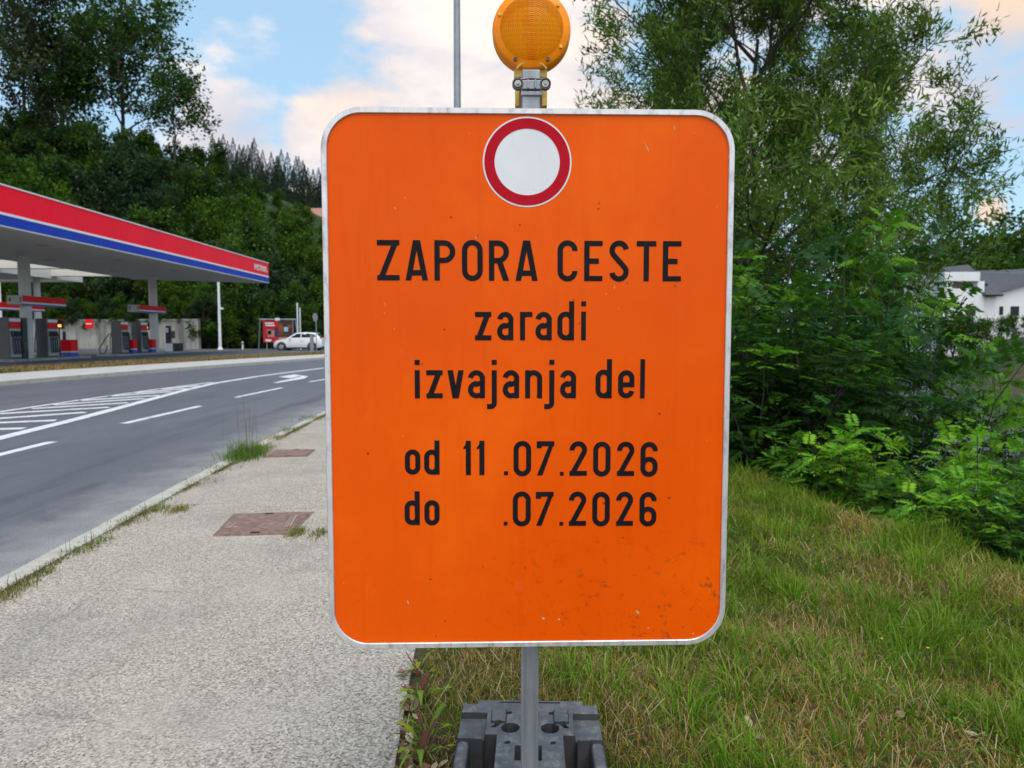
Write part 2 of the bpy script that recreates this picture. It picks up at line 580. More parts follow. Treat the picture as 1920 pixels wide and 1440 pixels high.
M_dockstem = simple('dock_stem', (0.15, 0.035, 0.045), 0.6, vs=30, va=0.3)


# ------------------------------------------------------------------ mesh helpers
class MB:
    def __init__(self):
        self.v, self.f = [], []

    def add(self, vs, fs):
        o = len(self.v)
        self.v += [tuple(map(float, p)) for p in vs]
        self.f += [tuple(i + o for i in q) for q in fs]
        return self

    def box(self, c, s, rz=0.0):
        x, y, z = (q / 2 for q in s)
        pts = [(-x, -y, -z), (x, -y, -z), (x, y, -z), (-x, y, -z), (-x, -y, z), (x, -y, z), (x, y, z), (-x, y, z)]
        ca, sa = math.cos(rz), math.sin(rz)
        pts = [(c[0] + p[0] * ca - p[1] * sa, c[1] + p[0] * sa + p[1] * ca, c[2] + p[2]) for p in pts]
        return self.add(pts, [(0, 3, 2, 1), (4, 5, 6, 7), (0, 1, 5, 4), (1, 2, 6, 5), (2, 3, 7, 6), (3, 0, 4, 7)])

    def b2(self, a, b):
        return self.box([(a[i] + b[i]) / 2 for i in range(3)], [abs(a[i] - b[i]) for i in range(3)])

    def prism(self, poly, z0, z1):
        """poly: list of (x, y) counter-clockwise"""
        n = len(poly)
        vs = [(p[0], p[1], z0) for p in poly] + [(p[0], p[1], z1) for p in poly]
        fs = [tuple(range(n - 1, -1, -1)), tuple(range(n, 2 * n))]
        fs += [(i, (i + 1) % n, n + (i + 1) % n, n + i) for i in range(n)]
        return self.add(vs, fs)

    def prism_y(self, poly, y0, y1):
        """poly of (x, z), extruded along y"""
        n = len(poly)
        vs = [(p[0], y0, p[1]) for p in poly] + [(p[0], y1, p[1]) for p in poly]
        fs = [tuple(range(n)), tuple(range(2 * n - 1, n - 1, -1))]
        fs += [(n + i, n + (i + 1) % n, (i + 1) % n, i) for i in range(n)]
        return self.add(vs, fs)

    def tube(self, pts, radii, n=10, cap=True):
        pts = [Vector(p) for p in pts]
        if isinstance(radii, (int, float)):
            radii = [radii] * len(pts)
        vs, fs = [], []
        for i, p in enumerate(pts):
            d = (pts[min(i + 1, len(pts) - 1)] - pts[max(i - 1, 0)]).normalized()
            a = d.orthogonal().normalized() if i == 0 else (a - d * a.dot(d)).normalized()
            b = d.cross(a)
            for j in range(n):
                t = 2 * math.pi * j / n
                vs.append(p + (a * math.cos(t) + b * math.sin(t)) * radii[i])
        for i in range(len(pts) - 1):
            for j in range(n):
                fs.append((i * n + j, i * n + (j + 1) % n, (i + 1) * n + (j + 1) % n, (i + 1) * n + j))
        if cap:
            fs.append(tuple(range(n - 1, -1, -1)))
            fs.append(tuple(range((len(pts) - 1) * n, len(pts) * n)))
        return self.add(vs, fs)

    def lathe_y(self, prof, n=48, c=(0, 0, 0)):
        """prof: (radius, y) list, spun about the y axis"""
        vs, fs = [], []
        for r, y in prof:
            for j in range(n):
                t = 2 * math.pi * j / n
                vs.append((c[0] + r * math.cos(t), c[1] + y, c[2] + r * math.sin(t)))
        for i in range(len(prof) - 1):
            for j in range(n):
                fs.append((i * n + j, i * n + (j + 1) % n, (i + 1) * n + (j + 1) % n, (i + 1) * n + j))
        return self.add(vs, fs)

    def build(self, name, m, parent=None, bevel=0.0, smooth=False, seg=2, angle=40):
        me = bpy.data.meshes.new(name)
        me.from_pydata(self.v, [], self.f)
        me.update()
        bm = bmesh.new()
        bm.from_mesh(me)
        bmesh.ops.recalc_face_normals(bm, faces=bm.faces)
        if bevel:
            es = [e for e in bm.edges if len(e.link_faces) == 2 and e.calc_face_angle(0) > R(angle)]
            bmesh.ops.bevel(bm, geom=es, offset=bevel, segments=seg, profile=0.6, affect='EDGES', clamp_overlap=True)
        bm.to_mesh(me)
        bm.free()
        if smooth:
            me.shade_smooth()
            try:
                me.set_sharp_from_angle(angle=R(angle))
            except Exception:
                pass
        me.materials.append(m)
        o = bpy.data.objects.new(name, me)
        COL.objects.link(o)
        if parent:
            o.parent = parent
        return o


def npmesh(name, V, Fc, m, parent=None, col=None, smooth=False):
    me = bpy.data.meshes.new(name)
    V = np.asarray(V, np.float32)
    Fc = np.asarray(Fc, np.int32)
    nf, kf = Fc.shape
    me.vertices.add(len(V))
    me.vertices.foreach_set('co', V.ravel())
    me.loops.add(nf * kf)
    me.loops.foreach_set('vertex_index', Fc.ravel())
    me.polygons.add(nf)
    me.polygons.foreach_set('loop_start', np.arange(nf, dtype=np.int32) * kf)
    me.update(calc_edges=True)
    if col is not None:
        at = me.attributes.new('Col', 'FLOAT_COLOR', 'POINT')
        c4 = np.ones((len(V), 4), np.float32)
        c4[:, :3] = col
        at.data.foreach_set('color', c4.ravel())
    if smooth:
        me.shade_smooth()
    me.materials.append(m)
    o = bpy.data.objects.new(name, me)
    COL.objects.link(o)
    if parent:
        o.parent = parent
    return o


def tag(o, label=None, cat=None, group=None, kind=None):
    if label:
        o['label'] = label
    if cat:
        o['category'] = cat
    if group:
        o['group'] = group
    if kind:
        o['kind'] = kind
    return o


def thing(name, label, cat, loc=(0, 0, 0), rz=0.0, group=None):
    o = bpy.data.objects.new(name, None)
    o.empty_display_size = 0.2
    COL.objects.link(o)
    o.location = loc
    o.rotation_euler = (0, 0, rz)
    return tag(o, label, cat, group)


def struct(o, label=None):
    o['kind'] = 'structure'
    if label:
        o['label'] = label
    return o


def copy_tree(src, parent=None, label=None, loc=None, rz=None, scale=None):
    c = src.copy()
    COL.objects.link(c)
    if parent:
        c.parent = parent
    for ch in KIDS.get(src.name, []):
        copy_tree(ch, c)
    if label:
        c['label'] = label
    if loc is not None:
        c.location = loc
    if rz is not None:
        c.rotation_euler = (0, 0, rz)
    if scale is not None:
        c.scale = scale if isinstance(scale, tuple) else (scale,) * 3
    return c


KIDS = {}


def remember(o):
    """note the children of a finished thing so it can be copied"""
    KIDS[o.name] = [x for x in COL.objects if x.parent == o]
    for x in KIDS[o.name]:
        remember(x)
    return o


def unit(a):
    return a / np.maximum(np.linalg.norm(a, axis=-1, keepdims=True), 1e-9)


def leaf_quads(P, A, N, L, W):
    """diamond leaves: base P, axis A, normal N, length L, width W"""
    A = unit(A)
    S = unit(np.cross(A, N))
    L = np.asarray(L)[:, None]
    W = np.asarray(W)[:, None]
    n = len(P)
    V = np.empty((n, 4, 3))
    V[:, 0] = P
    V[:, 1] = P + A * L * 0.45 + S * W * 0.5
    V[:, 2] = P + A * L
    V[:, 3] = P + A * L * 0.45 - S * W * 0.5
    return V.reshape(-1, 3), np.arange(n * 4).reshape(-1, 4)


# ------------------------------------------------------------------ terrain
def xe(y):
    y = np.asarray(y, float)
    a = np.clip(2.55 - 0.24 * (y - 3.4), 0.95, 2.75)
    return a + np.where(y > 14, 0.004 * (y - 14) ** 2, 0)


def verge_left(y):              # right-hand edge of the near pavement
    y = np.asarray(y, float)
    return -0.20 - 0.075 * y + 0.0034 * y * y * (y < 60) + (y >= 60) * 0.0034 * 3600


def ground_z(x, y):
    x = np.asarray(x, float)
    y = np.asarray(y, float)
    z = np.full(np.broadcast(x, y).shape, -0.26)
    s = np.clip(0.06 - 0.0168 * x, 0.0, 1.15)
    h = np.clip(y - 67.0, 0, 40) * s
    z = z + 34 * np.tanh(h / 34) * (x < 4)
    vl = verge_left(y)
    t = np.clip((x - vl + 0.32) / 0.2, 0, 1)
    z = z + t * 0.245
    bump = 0.025 * np.sin(x * 3.1 + 1) * np.sin(y * 2.3) + 0.018 * np.sin(x * 7.3 + y * 5.1) + 0.02 * np.sin(y * 1.1 + x)
    z = z + bump * np.clip((x - vl - 0.1) / 0.5, 0, 1) * (np.hypot(x, y) < 30)
    e = xe(y)
    d = np.maximum(0, x - e)
    z = z - 5.2 * (1 - np.exp(-(d * d) / (2 * 2.4 ** 2)) * 0.55 - 0.45 * np.exp(-d / 4.5))
    fb = np.clip((x - e - 24) / 16, 0, 1)
    z = z + fb * fb * (3 - 2 * fb) * 6.2 + np.clip(x - e - 40, 0, 25) * 0.12 + np.clip(x - e - 75, 0, 200) * 0.12
    return z


xs = np.concatenate([[-900, -600, -400, -300, -240], np.arange(-200, -20, 4.0), np.arange(-20, -1, 1.0), np.arange(-1, 9, 0.1),
                     np.arange(9, 30, 1.0), np.arange(30, 150, 4.0), [180, 240, 320, 450, 650, 900]])
ys = np.concatenate([[-400, -200, -100, -50, -25, -12, -6, -3], np.arange(-1, 13, 0.12), np.arange(13, 40, 1.0), np.arange(40, 150, 2.5),
                     [160, 180, 210, 250, 320, 420, 600, 900]])
XX, YY = np.meshgrid(xs, ys)
ZZ = ground_z(XX, YY)
nx, ny = len(xs), len(ys)
I = np.arange(nx * ny).reshape(ny, nx)
Fq = np.stack([I[:-1, :-1].ravel(), I[:-1, 1:].ravel(), I[1:, 1:].ravel(), I[1:, :-1].ravel()], 1)
struct(npmesh('ground', np.stack([XX.ravel(), YY.ravel(), ZZ.ravel()], 1), Fq, M_soil, smooth=True))

MB().add([(2, -120, -3.1), (260, -120, -3.1), (260, 500, -3.1), (2, 500, -3.1)], [(0, 1, 2, 3)])
wv_ = MB()
wv_.add([(3.2, -120, -3.1), (70, -120, -3.1), (90, 400, -3.1), (3.2, 400, -3.1)], [(0, 1, 2, 3)])
struct(wv_.build('river_water', M_water))


def strip(name, A, B, z, m, thick=0.25):
    """a slab between two plan lines A (left) and B (right)"""
    n = len(A)
    vs = [(a[0], a[1], z) for a in A] + [(b[0], b[1], z) for b in B]
    vs += [(a[0], a[1], z - thick) for a in A] + [(b[0], b[1], z - thick) for b in B]
    fs = []
    for i in range(n - 1):
        fs.append((i, n + i, n + i + 1, i + 1))
        fs.append((2 * n + i, i, i + 1, 2 * n + i + 1))
        fs.append((n + i, 3 * n + i, 3 * n + i + 1, n + i + 1))
    fs += [(0, 2 * n, 3 * n, n), (n - 1, 2 * n - 1, 4 * n - 1, 3 * n - 1)]
    return MB().add(vs, fs).build(name, m)


ROADZ = -0.07


def kerbx(y):                   # near kerb (pavement side)
    return -2.111 - 0.1053 * y + 0.0034 * y * y if y < 60 else 3.811 + (y - 60) * 0.3


def farx(y):                    # far kerb line
    y0 = max(y, 0)
    return -13.9 + 0.0029 * y0 * y0 if y < 60 else -13.9 + 10.44 + (y - 60) * 0.33


YS = [-40, -20, -10, -5, -2] + list(np.arange(0, 20, 0.5)) + list(np.arange(20, 62, 2)) + [70, 85, 100, 120]
cy = lambda y: kerbx(y)
struct(strip('road', [(farx(y), y) for y in YS], [(cy(y) - 0.12, y) for y in YS], ROADZ, M_road, 0.18))
gv, gc = [], []
for y in YS:
    for q in range(5):
        gv.append((cy(y) - 1.3 + (1.3 - 0.12) * q / 4, y, ROADZ + 0.004))
        gc.append((q / 4,) * 3)
gi = np.arange(len(gv)).reshape(-1, 5)
struct(npmesh('road_gutter', gv, np.stack([gi[:-1, :-1].ravel(), gi[:-1, 1:].ravel(), gi[1:, 1:].ravel(), gi[1:, :-1].ravel()], 1), M_gutter, col=np.array(gc)))
vl_ = lambda y: float(verge_left(y))
struct(strip('pavement', [(cy(y), y) for y in YS], [(vl_(y), y) for y in YS], 0.0, M_pave, 0.3))
struct(strip('kerb', [(cy(y) - 0.12, y) for y in YS], [(cy(y) - 0.002, y) for y in YS], 0.008, M_kerb, 0.3))
struct(strip('kerb_far', [(farx(y) - 0.16, y) for y in YS], [(farx(y) - 0.002, y) for y in YS], 0.045, M_kerb, 0.3))
struct(strip('pavement_far', [(farx(y) - 3.1, y) for y in YS], [(farx(y) - 0.162, y) for y in YS], 0.04, M_farpave, 0.3))
struct(strip('lawn_strip', [(farx(y) - 6.2 + 0.02 * y, y) for y in YS], [(farx(y) - 3.102, y) for y in YS], 0.05, M_drylawn, 0.3))
struct(strip('forecourt_edge', [(farx(y) - 6.45 + 0.02 * y, y) for y in YS], [(farx(y) - 6.202 + 0.02 * y, y) for y in YS], 0.05, M_island, 0.3))
struct(strip('forecourt', [(-62, y) for y in YS[:-3]], [(farx(y) - 6.452 + 0.02 * y, y) for y in YS[:-3]], -0.03, M_fore, 0.22))


# painted markings
def ribbon(mb, pts, w, z):
    pts = [Vector((p[0], p[1])) for p in pts]
    L, Rr = [], []
    for i, p in enumerate(pts):
        d = (pts[min(i + 1, len(pts) - 1)] - pts[max(i - 1, 0)]).normalized()
        nn = Vector((-d.y, d.x)) * w / 2
        L.append((p.x + nn.x, p.y + nn.y, z))
        Rr.append((p.x - nn.x, p.y - nn.y, z))
    n = len(pts)
    mb.add(L + Rr, [(i, n + i, n + i + 1, i + 1) for i in range(n - 1)])


MK = ROADZ + 0.004
g2 = lambda px, py: G(px, py, MK)[:2]
lines = MB()
for a, b in (((-130, 884), (98, 828)), ((232, 794), (376, 761)), ((442, 745), (528, 727)), ((580, 716), (640, 706))):
    ribbon(lines, [g2(*a), g2(*b)], 0.13, MK)
p0, p1 = g2(-130, 884), g2(98, 828)
for q in (1, 2):
    d = (p0 - p1)
    d = d / np.linalg.norm(d)
    s = p0 + d * (2.8 + (q - 1) * 6)
    if s[1] > -20:
        ribbon(lines, [s, s + d * 3], 0.13, MK)
struct(lines.build('lane_dashes', M_paint))
sol = MB()
L1 = [g2(*p) for p in ((-300, 895), (0, 821), (150, 784), (270, 752), (340, 733), (400, 719), (480, 706), (606, 690), (700, 683))]
ribbon(sol, L1, 0.20, MK)
L2 = [g2(*p) for p in ((-300, 812), (0, 772), (150, 750), (300, 729), (400, 716.5))]
ribbon(sol, L2, 0.13, MK)
struct(sol.build('solid_lines', M_paint))
hat = MB()
for (ax, ay), (bx, by) in (((-60, 806), (45, 803)), ((-40, 794), (105, 788)), ((-10, 785), (160, 773)), ((0, 775.5), (205, 763.5)),
                           ((60, 766), (240, 755)), ((100, 759), (272, 747)), ((150, 751), (300, 741)), ((205, 743), (322, 734)), ((250, 737), (352, 728)), ((300, 730), (375, 722.5))):
    ribbon(hat, [g2(ax, ay), g2(bx, by)], 0.22, MK)
struct(hat.build('hatching', M_paint))
arr = MB()
S_ = lambda px, py: tuple(g2(px, py)) + (MK,)
arr.add([S_(512, 717.5), S_(520, 718), S_(570, 710), S_(578, 705.5), S_(566, 704), S_(562, 706.5), S_(552, 709)], [(0, 1, 2, 6), (6, 2, 3, 5), (5, 3, 4)])
arr.add([S_(522, 706.5), S_(545, 709), S_(566, 704), S_(552, 702)], [(0, 1, 2, 3)])
struct(arr.build('turn_arrow', M_paint))


# covers in the pavement
def manhole(corners, label, bars):
    P = [G(*c, 0.0) for c in corners]
    c = sum(P) / 4
    t = thing('manhole_cover', label, 'manhole cover', (c[0], c[1], 0), group='rusty covers in the pavement')
    Q = [p - c for p in P]
    o = MB()
    o.prism([(q[0], q[1]) for q in Q], -0.05, 0.004)
    o.build('frame', M_manhole, t)
    o = MB()
    o.prism([(q[0] * 0.93, q[1] * 0.93) for q in Q], -0.04, 0.009)
    o.build('lid', M_manhole, t, bevel=0.003)
    ax = (Q[1] - Q[0])[:2]
    ay = (Q[3] - Q[0])[:2]
    o = MB()
    for u, v, w, h in bars:
        p = Q[0][:2] + ax * u + ay * v
        o.prism([tuple(p), tuple(p + ax * w), tuple(p + ax * w + ay * h), tuple(p + ay * h)], 0.005, 0.012)
    o.build('relief_marks', M_manmark, t)
    for v in (0.04, 0.9):
        o = MB()
        p = Q[0][:2] + ax * 0.46 + ay * v
        o.prism([tuple(p), tuple(p + ax * 0.12), tuple(p + ax * 0.12 + ay * 0.05), tuple(p + ay * 0.05)], 0.004, 0.0105)
        o.build('lifting_slot', M_black, t)


manhole([(398, 1006), (548, 1002), (589, 960), (438, 964)], 'large rusty brown cover beside the sign, in the pale pavement', [(0.07, 0.3, 0.015, 0.25), (0.10, 0.3, 0.04, 0.06), (0.15, 0.28, 0.012, 0.28), (0.18, 0.3, 0.05, 0.05), (0.85, 0.25, 0.012, 0.5), (0.88, 0.25, 0.012, 0.45), (0.91, 0.3, 0.02, 0.5)])
manhole([(497, 858), (577, 856), (592, 843), (518, 844)], 'smaller rusty cover farther along the pavement by the kerb weeds', [(0.1, 0.3, 0.02, 0.3)])

# ------------------------------------------------------------------ lettering strokes (constant-width road lettering)
def arc(cx, cz, r, a0, a1, n=14, rz=None):
    rz = rz or r
    return [(cx + r * math.cos(R(a0 + (a1 - a0) * i / n)), cz + rz * math.sin(R(a0 + (a1 - a0) * i / n))) for i in range(n + 1)]


def stroke(pts, t, closed=False):
    """offset a centreline into quads (list of polygons)"""
    P = [Vector(pts[0])]
    for p in pts[1:]:
        if (Vector(p) - P[-1]).length > 1e-6:
            P.append(Vector(p))
    n = len(P)
    Lf, Rt = [], []
    for i in range(n):
        if closed:
            a, b = P[(i - 1) % n], P[(i + 1) % n]
            d0, d1 = (P[i] - a), (b - P[i])
        else:
            d0 = P[i] - P[i - 1] if i else P[1] - P[0]
            d1 = P[i + 1] - P[i] if i < n - 1 else P[-1] - P[-2]
        d0 = d0.normalized()
        d1 = d1.normalized()
        n0 = Vector((-d0.y, d0.x))
        n1_ = Vector((-d1.y, d1.x))
        mm = (n0 + n1_)
        mm = mm / max(0.3, mm.length_squared) * 2
        Lf.append(P[i] + mm * t / 2)
        Rt.append(P[i] - mm * t / 2)
    m = n if closed else n - 1
    return [[Lf[i], Rt[i], Rt[(i + 1) % n], Lf[(i + 1) % n]] for i in range(m)]


def glyph(ch, x0, z0, x1, z1, t):
    """polygons of one character filling the box; lower-case boxes give the full drawn extent"""
    L, Rr, B, T = x0 + t / 2, x1 - t / 2, z0 + t / 2, z1 - t / 2
    xm, h, w = (x0 + x1) / 2, z1 - z0, x1 - x0
    r = (Rr - L) / 2
    out = []

    def par(a, b, c, d):
        out.append([Vector(a), Vector(b), Vector(c), Vector(d)])

    def box(a, b, c, d):
        par((a, b), (c, b), (c, d), (a, d))
    td = t * 1.12
    if ch in 'Zz':
        box(x0, z1 - t, x1, z1)
        box(x0, z0, x1, z0 + t)
        par((x0, z0), (x0 + td, z0), (x1, z1), (x1 - td, z1))
    elif ch == 'A':
        a = t * 0.66
        par((x0, z0), (x0 + t * 1.05, z0), (xm + a * 0.55, z1), (xm - a, z1))
        par((x1 - t * 1.05, z0), (x1, z0), (xm + a, z1), (xm - a * 0.55, z1))
        box(x0 + w * 0.17, z0 + 0.125 * h, x1 - w * 0.17, z0 + 0.125 * h + t)
    elif ch in 'PR':
        M = z0 + 0.5 * h
        box(x0, z0, x0 + t, z1)
        rr = (T - M) / 2
        out += stroke([(x0 + t * 0.5, T)] + arc(Rr - rr, T - rr, rr, 90, -90) + [(x0 + t * 0.5, M)], t)
        if ch == 'R':
            par((x1 - t * 1.1, z0), (x1 + t * 0.05, z0), (xm + t * 0.6, M), (xm - t * 0.5, M))
    elif ch in 'O0o':
        out += stroke(arc(xm, T - r, r, 0, 180) + arc(xm, B + r, r, 180, 360), t, True)
    elif ch == 'C':
        out += stroke([(Rr, T - r - 0.01 * h)] + arc(xm, T - r, r, 0, 180) + arc(xm, B + r, r, 180, 360) + [(Rr, B + r + 0.01 * h)], t)
    elif ch == 'E':
        box(x0, z0, x0 + t, z1)
        box(x0 + t * 0.5, z1 - t * 0.97, x1, z1)
        box(x0 + t * 0.5, z0, x1, z0 + t * 0.97)
        box(x0 + t * 0.5, z0 + 0.43 * h, x1 - w * 0.2, z0 + 0.43 * h + t)
    elif ch == 'S':
        out += stroke(arc(xm, T - r, r, 8, 218, 20) + arc(xm, B + r, r, 38, -172, 20), t)
    elif ch == 'T':
        box(x0, z1 - t, x1, z1)
        box(xm - t / 2, z0, xm + t / 2, z1)
    elif ch == 'L':
        box(x0, z0, x0 + t, z1)
        box(x0, z0, x1, z0 + t)
    elif ch == 'a':
        box(x1 - t, z0, x1, z1 - r)
        out += stroke(arc(xm, T - r, r, 0, 172), t)
        M = z0 + 0.56 * h
        rb = (M - B) / 2 * 1.0
        out += stroke([(x1 - t * 0.5, M - 0.0), (L + r * 1.0, M - t * 0.35)] + arc(L + r, B + rb * 0.93, r, 100, 270, 14, rb * 0.93) + [(x1 - t * 0.7, B + t * 0.15)], t)
    elif ch == 'r':
        box(x0, z0, x0 + t, z1)
        out += stroke([(x0 + t * 0.5, T - t * 0.55)] + arc(x0 + t * 0.5 + w * 0.33, T - w * 0.36, w * 0.36, 150, 84, 6) + [(x1, T + t * 0.02)], t)
    elif ch == 'd':
        xh = z0 + h * 0.735
        box(x1 - t, z0, x1, z1)
        out += stroke(arc(xm, xh - t / 2 - r, r, 0, 180) + arc(xm, B + r, r, 180, 360), t, True)
        box(xm, z0, x1, z0 + t * 0.55)
    elif ch == 'i':
        box(x0, z0, x1, z0 + h * 0.735)
        box(x0, z1 - t, x1, z1 - t * 0.02)
    elif ch == 'l':
        box(x0, z0, x1, z1)
    elif ch == 'v':
        par((xm - t * 0.62, z0), (xm + t * 0.45, z0), (x0 + t * 1.08, z1), (x0, z1))
        par((xm - t * 0.45, z0), (xm + t * 0.62, z0), (x1, z1), (x1 - t * 1.08, z1))
    elif ch == 'j':
        out += stroke([(x0, B), (x1 - t * 1.2, B)] + arc(x1 - t * 1.2, B + t * 0.7, t * 0.7, -90, 0, 8) + [(x1 - t / 2, z0 + h * 0.79)], t)
        box(x1 - t, z1 - t * 0.98, x1, z1)
    elif ch == 'n':
        box(x0, z0, x0 + t, z1)
        out += stroke([(Rr, z0)] + arc(xm, T - r, r, 0, 180), t)
    elif ch == 'e':
        out += stroke([(L, z0 + 0.5 * h - t * 0.1), (Rr, z0 + 0.5 * h - t * 0.1)], t)
        out += stroke([(Rr, z0 + 0.5 * h - t * 0.6)] + arc(xm, T - r, r, 0, 180) + arc(xm, B + r, r, 180, 352), t)
    elif ch == '1':
        box(x1 - t, z0, x1, z1)
        par((x0, z1 - t * 1.65), (x0 + t * 0.4, z1 - t * 1.65), (x1, z1), (x1 - t * 0.75, z1))
        par((x0, z1 - t * 1.65), (x1 - t * 0.5, z1 - t * 1.4), (x1 - t * 0.4, z1 - t * 0.4), (x0 + t * 0.1, z1 - t * 1.2))
    elif ch == '.':
        box(x0, z0, x1, z1)
    elif ch == '7':
        box(x0, z1 - t, x1, z1)
        box(x0, z1 - t * 1.4, x0 + t, z1 - t * 0.5)
        par((x0 + t * 0.05, z0), (x0 + t * 1.15, z0), (x1, z1 - t * 0.3), (x1 - t * 1.1, z1 - t * 0.9))
    elif ch == '2':
        out += stroke([(L, T - r - 0.015 * h)] + arc(xm, T - r, r, 180, -28, 20), t)
        q = arc(xm, T - r, r, 180, -28, 20)[-1]
        out += stroke([q, (L + t * 0.1, B)], t)
        par((x0, z0), (x0 + t, z0), (x0 + t * 1.3, z0 + t), (x0, z0 + t * 0.9))
        box(x0, z0, x1, z0 + t)
    elif ch == '6':
        out += stroke([(Rr, T - r - 0.02 * h)] + arc(xm, T - r, r, 0, 180) + [(L, B + r)], t)
        top = z0 + h * 0.575 - t / 2
        out += stroke(arc(xm, top - r, r, 0, 180) + arc(xm, B + r, r, 180, 360), t, True)
    elif ch == '3':
        out += stroke(arc(xm, T - r, r, 150, -80, 14), t)
        out += stroke(arc(xm, B + r, r, 80, -150, 14), t)
    elif ch == '4':
        box(x1 - t * 1.7, z0, x1 - t * 0.7, z1)
        box(x0, z0 + h * 0.25, x1, z0 + h * 0.25 + t)
        par((x0, z0 + h * 0.25), (x0 + t, z0 + h * 0.25), (x1 - t * 0.9, z1), (x1 - t * 1.7, z1))
    return out


# ------------------------------------------------------------------ the road-closure sign
SIGN_Y = 1.583
YAW = R(-1.6)                    # right edge a little farther away
sc_ = atY(988.5, 710, SIGN_Y)
SC = np.array([sc_[0], SIGN_Y, (0.512 + 1.709) / 2])
SX = np.array([math.cos(YAW), -math.sin(YAW), 0])
SN = np.array([-math.sin(YAW), -math.cos(YAW), 0])     # towards the viewer


def S2(px, py):
    """photo pixel -> (x, z) on the sign face"""
    d = ray(px, py)
    t = np.dot(SC - EYE, SN) / np.dot(d, SN)
    p = EYE + d * t - SC
    return float(np.dot(p, SX)), float(p[2])


sign = thing('road_sign', 'large orange roadworks sign reading ZAPORA CESTE on a square steel post', 'road sign', tuple(SC), -YAW)
tlc, trc, blc, brc = S2(601, 200), S2(1377, 207), S2(618, 1218), S2(1360, 1206)
SWd = ((trc[0] - tlc[0]) + (brc[0] - blc[0])) / 2
SH = ((tlc[1] - blc[1]) + (trc[1] - brc[1])) / 2
print('sign', SWd, SH, tlc, trc, blc, brc)
HW, HH = SWd / 2, SH / 2
CXs = (tlc[0] + trc[0] + blc[0] + brc[0]) / 4
CZs = (tlc[1] + trc[1] + blc[1] + brc[1]) / 4


def rrect(hw, hh, r, n=12):
    o = []
    for cx_, cz_, a in ((hw - r, hh - r, 0), (-hw + r, hh - r, 90), (-hw + r, -hh + r, 180), (hw - r, -hh + r, 270)):
        o += arc(cx_, cz_, r, a, a + 90, n)
    return [(x + CXs, z + CZs) for x, z in o]


RAD = 0.088
o = MB()
o.prism_y(rrect(HW - 0.006, HH - 0.006, RAD - 0.006), 0.0, 0.003)
face = o.build('sign_face', M_orange, sign)
# edge profile swept round the rounded rectangle
prof = [(0.0, 0.030), (0.0, -0.002), (0.0015, -0.0045), (0.0115, -0.0045), (0.0128, -0.003), (0.0128, -0.0003)]
loops = [(rrect(HW - i_, HH - i_, max(RAD - i_, 0.01)), y_) for i_, y_ in prof]
o = MB()
n = len(loops[0][0])
for pl, y_ in loops:
    o.v += [(p[0], y_, p[1]) for p in pl]
for a in range(len(loops) - 1):
    for j in range(n):
        o.f.append((a * n + j, a * n + (j + 1) % n, (a + 1) * n + (j + 1) % n, (a + 1) * n + j))
o.build('frame', M_alu, sign, smooth=True, angle=35)
for zz in (0.35, -0.35):
    MB().box((CXs, 0.0125, CZs + zz), (SWd - 0.03, 0.018, 0.04)).build('back_rail', M_alu, sign)


def flat(polys, y, name, m, parent, step=0.000012):
    o = MB()
    for i, q in enumerate(polys):
        o.add([(p[0], y - (i % 9) * step, p[1]) for p in q], [tuple(range(len(q)))])
    me = o.build(name, m, parent)
    return me


# round prohibition symbol
ccx, ccz = S2(988.5, 304)
rad = (S2(1072, 304)[0] - S2(905.5, 304)[0]) / 2
sym = []
for r0, r1, mm, nm, yy in ((0.0, rad, M_signwhite, 'white_backing', -0.0006), (rad * 0.735, rad * 0.965, M_signred, 'red_ring', -0.0012)):
    o = MB()
    N = 72
    if r0 == 0:
        o.add([(ccx + r1 * math.cos(2 * math.pi * j / N), yy, ccz + r1 * math.sin(2 * math.pi * j / N)) for j in range(N)], [tuple(range(N))])
    else:
        o.lathe_y([(r0, 0), (r1, 0)], N, (ccx, yy, ccz))
    ob = o.build(nm, mm, sign)
    sym.append(ob)
sym[0].name = 'prohibition_symbol'
sym[1].parent = sym[0]

ZA = lambda zx, zy: (690 + zx / 3.1475, 430 + zy / 3.1475)
ZB = lambda zx, zy: (740 + zx / 3.692, 800 + zy / 3.692)


def textline(spec, conv, t, label):
    polys = []
    for ch, a, b, top, bot in spec:
        pa = S2(*conv(a, bot))
        pb = S2(*conv(b, top))
        polys += glyph(ch, pa[0], pa[1], pb[0], pb[1], t)
    ob = flat(polys, -0.0008, 'lettering', M_black, sign)
    ob['label'] = label


def sl_(x, y, x0, k_):          # the photographed lines tilt a little
    return y + (x - x0) * k_


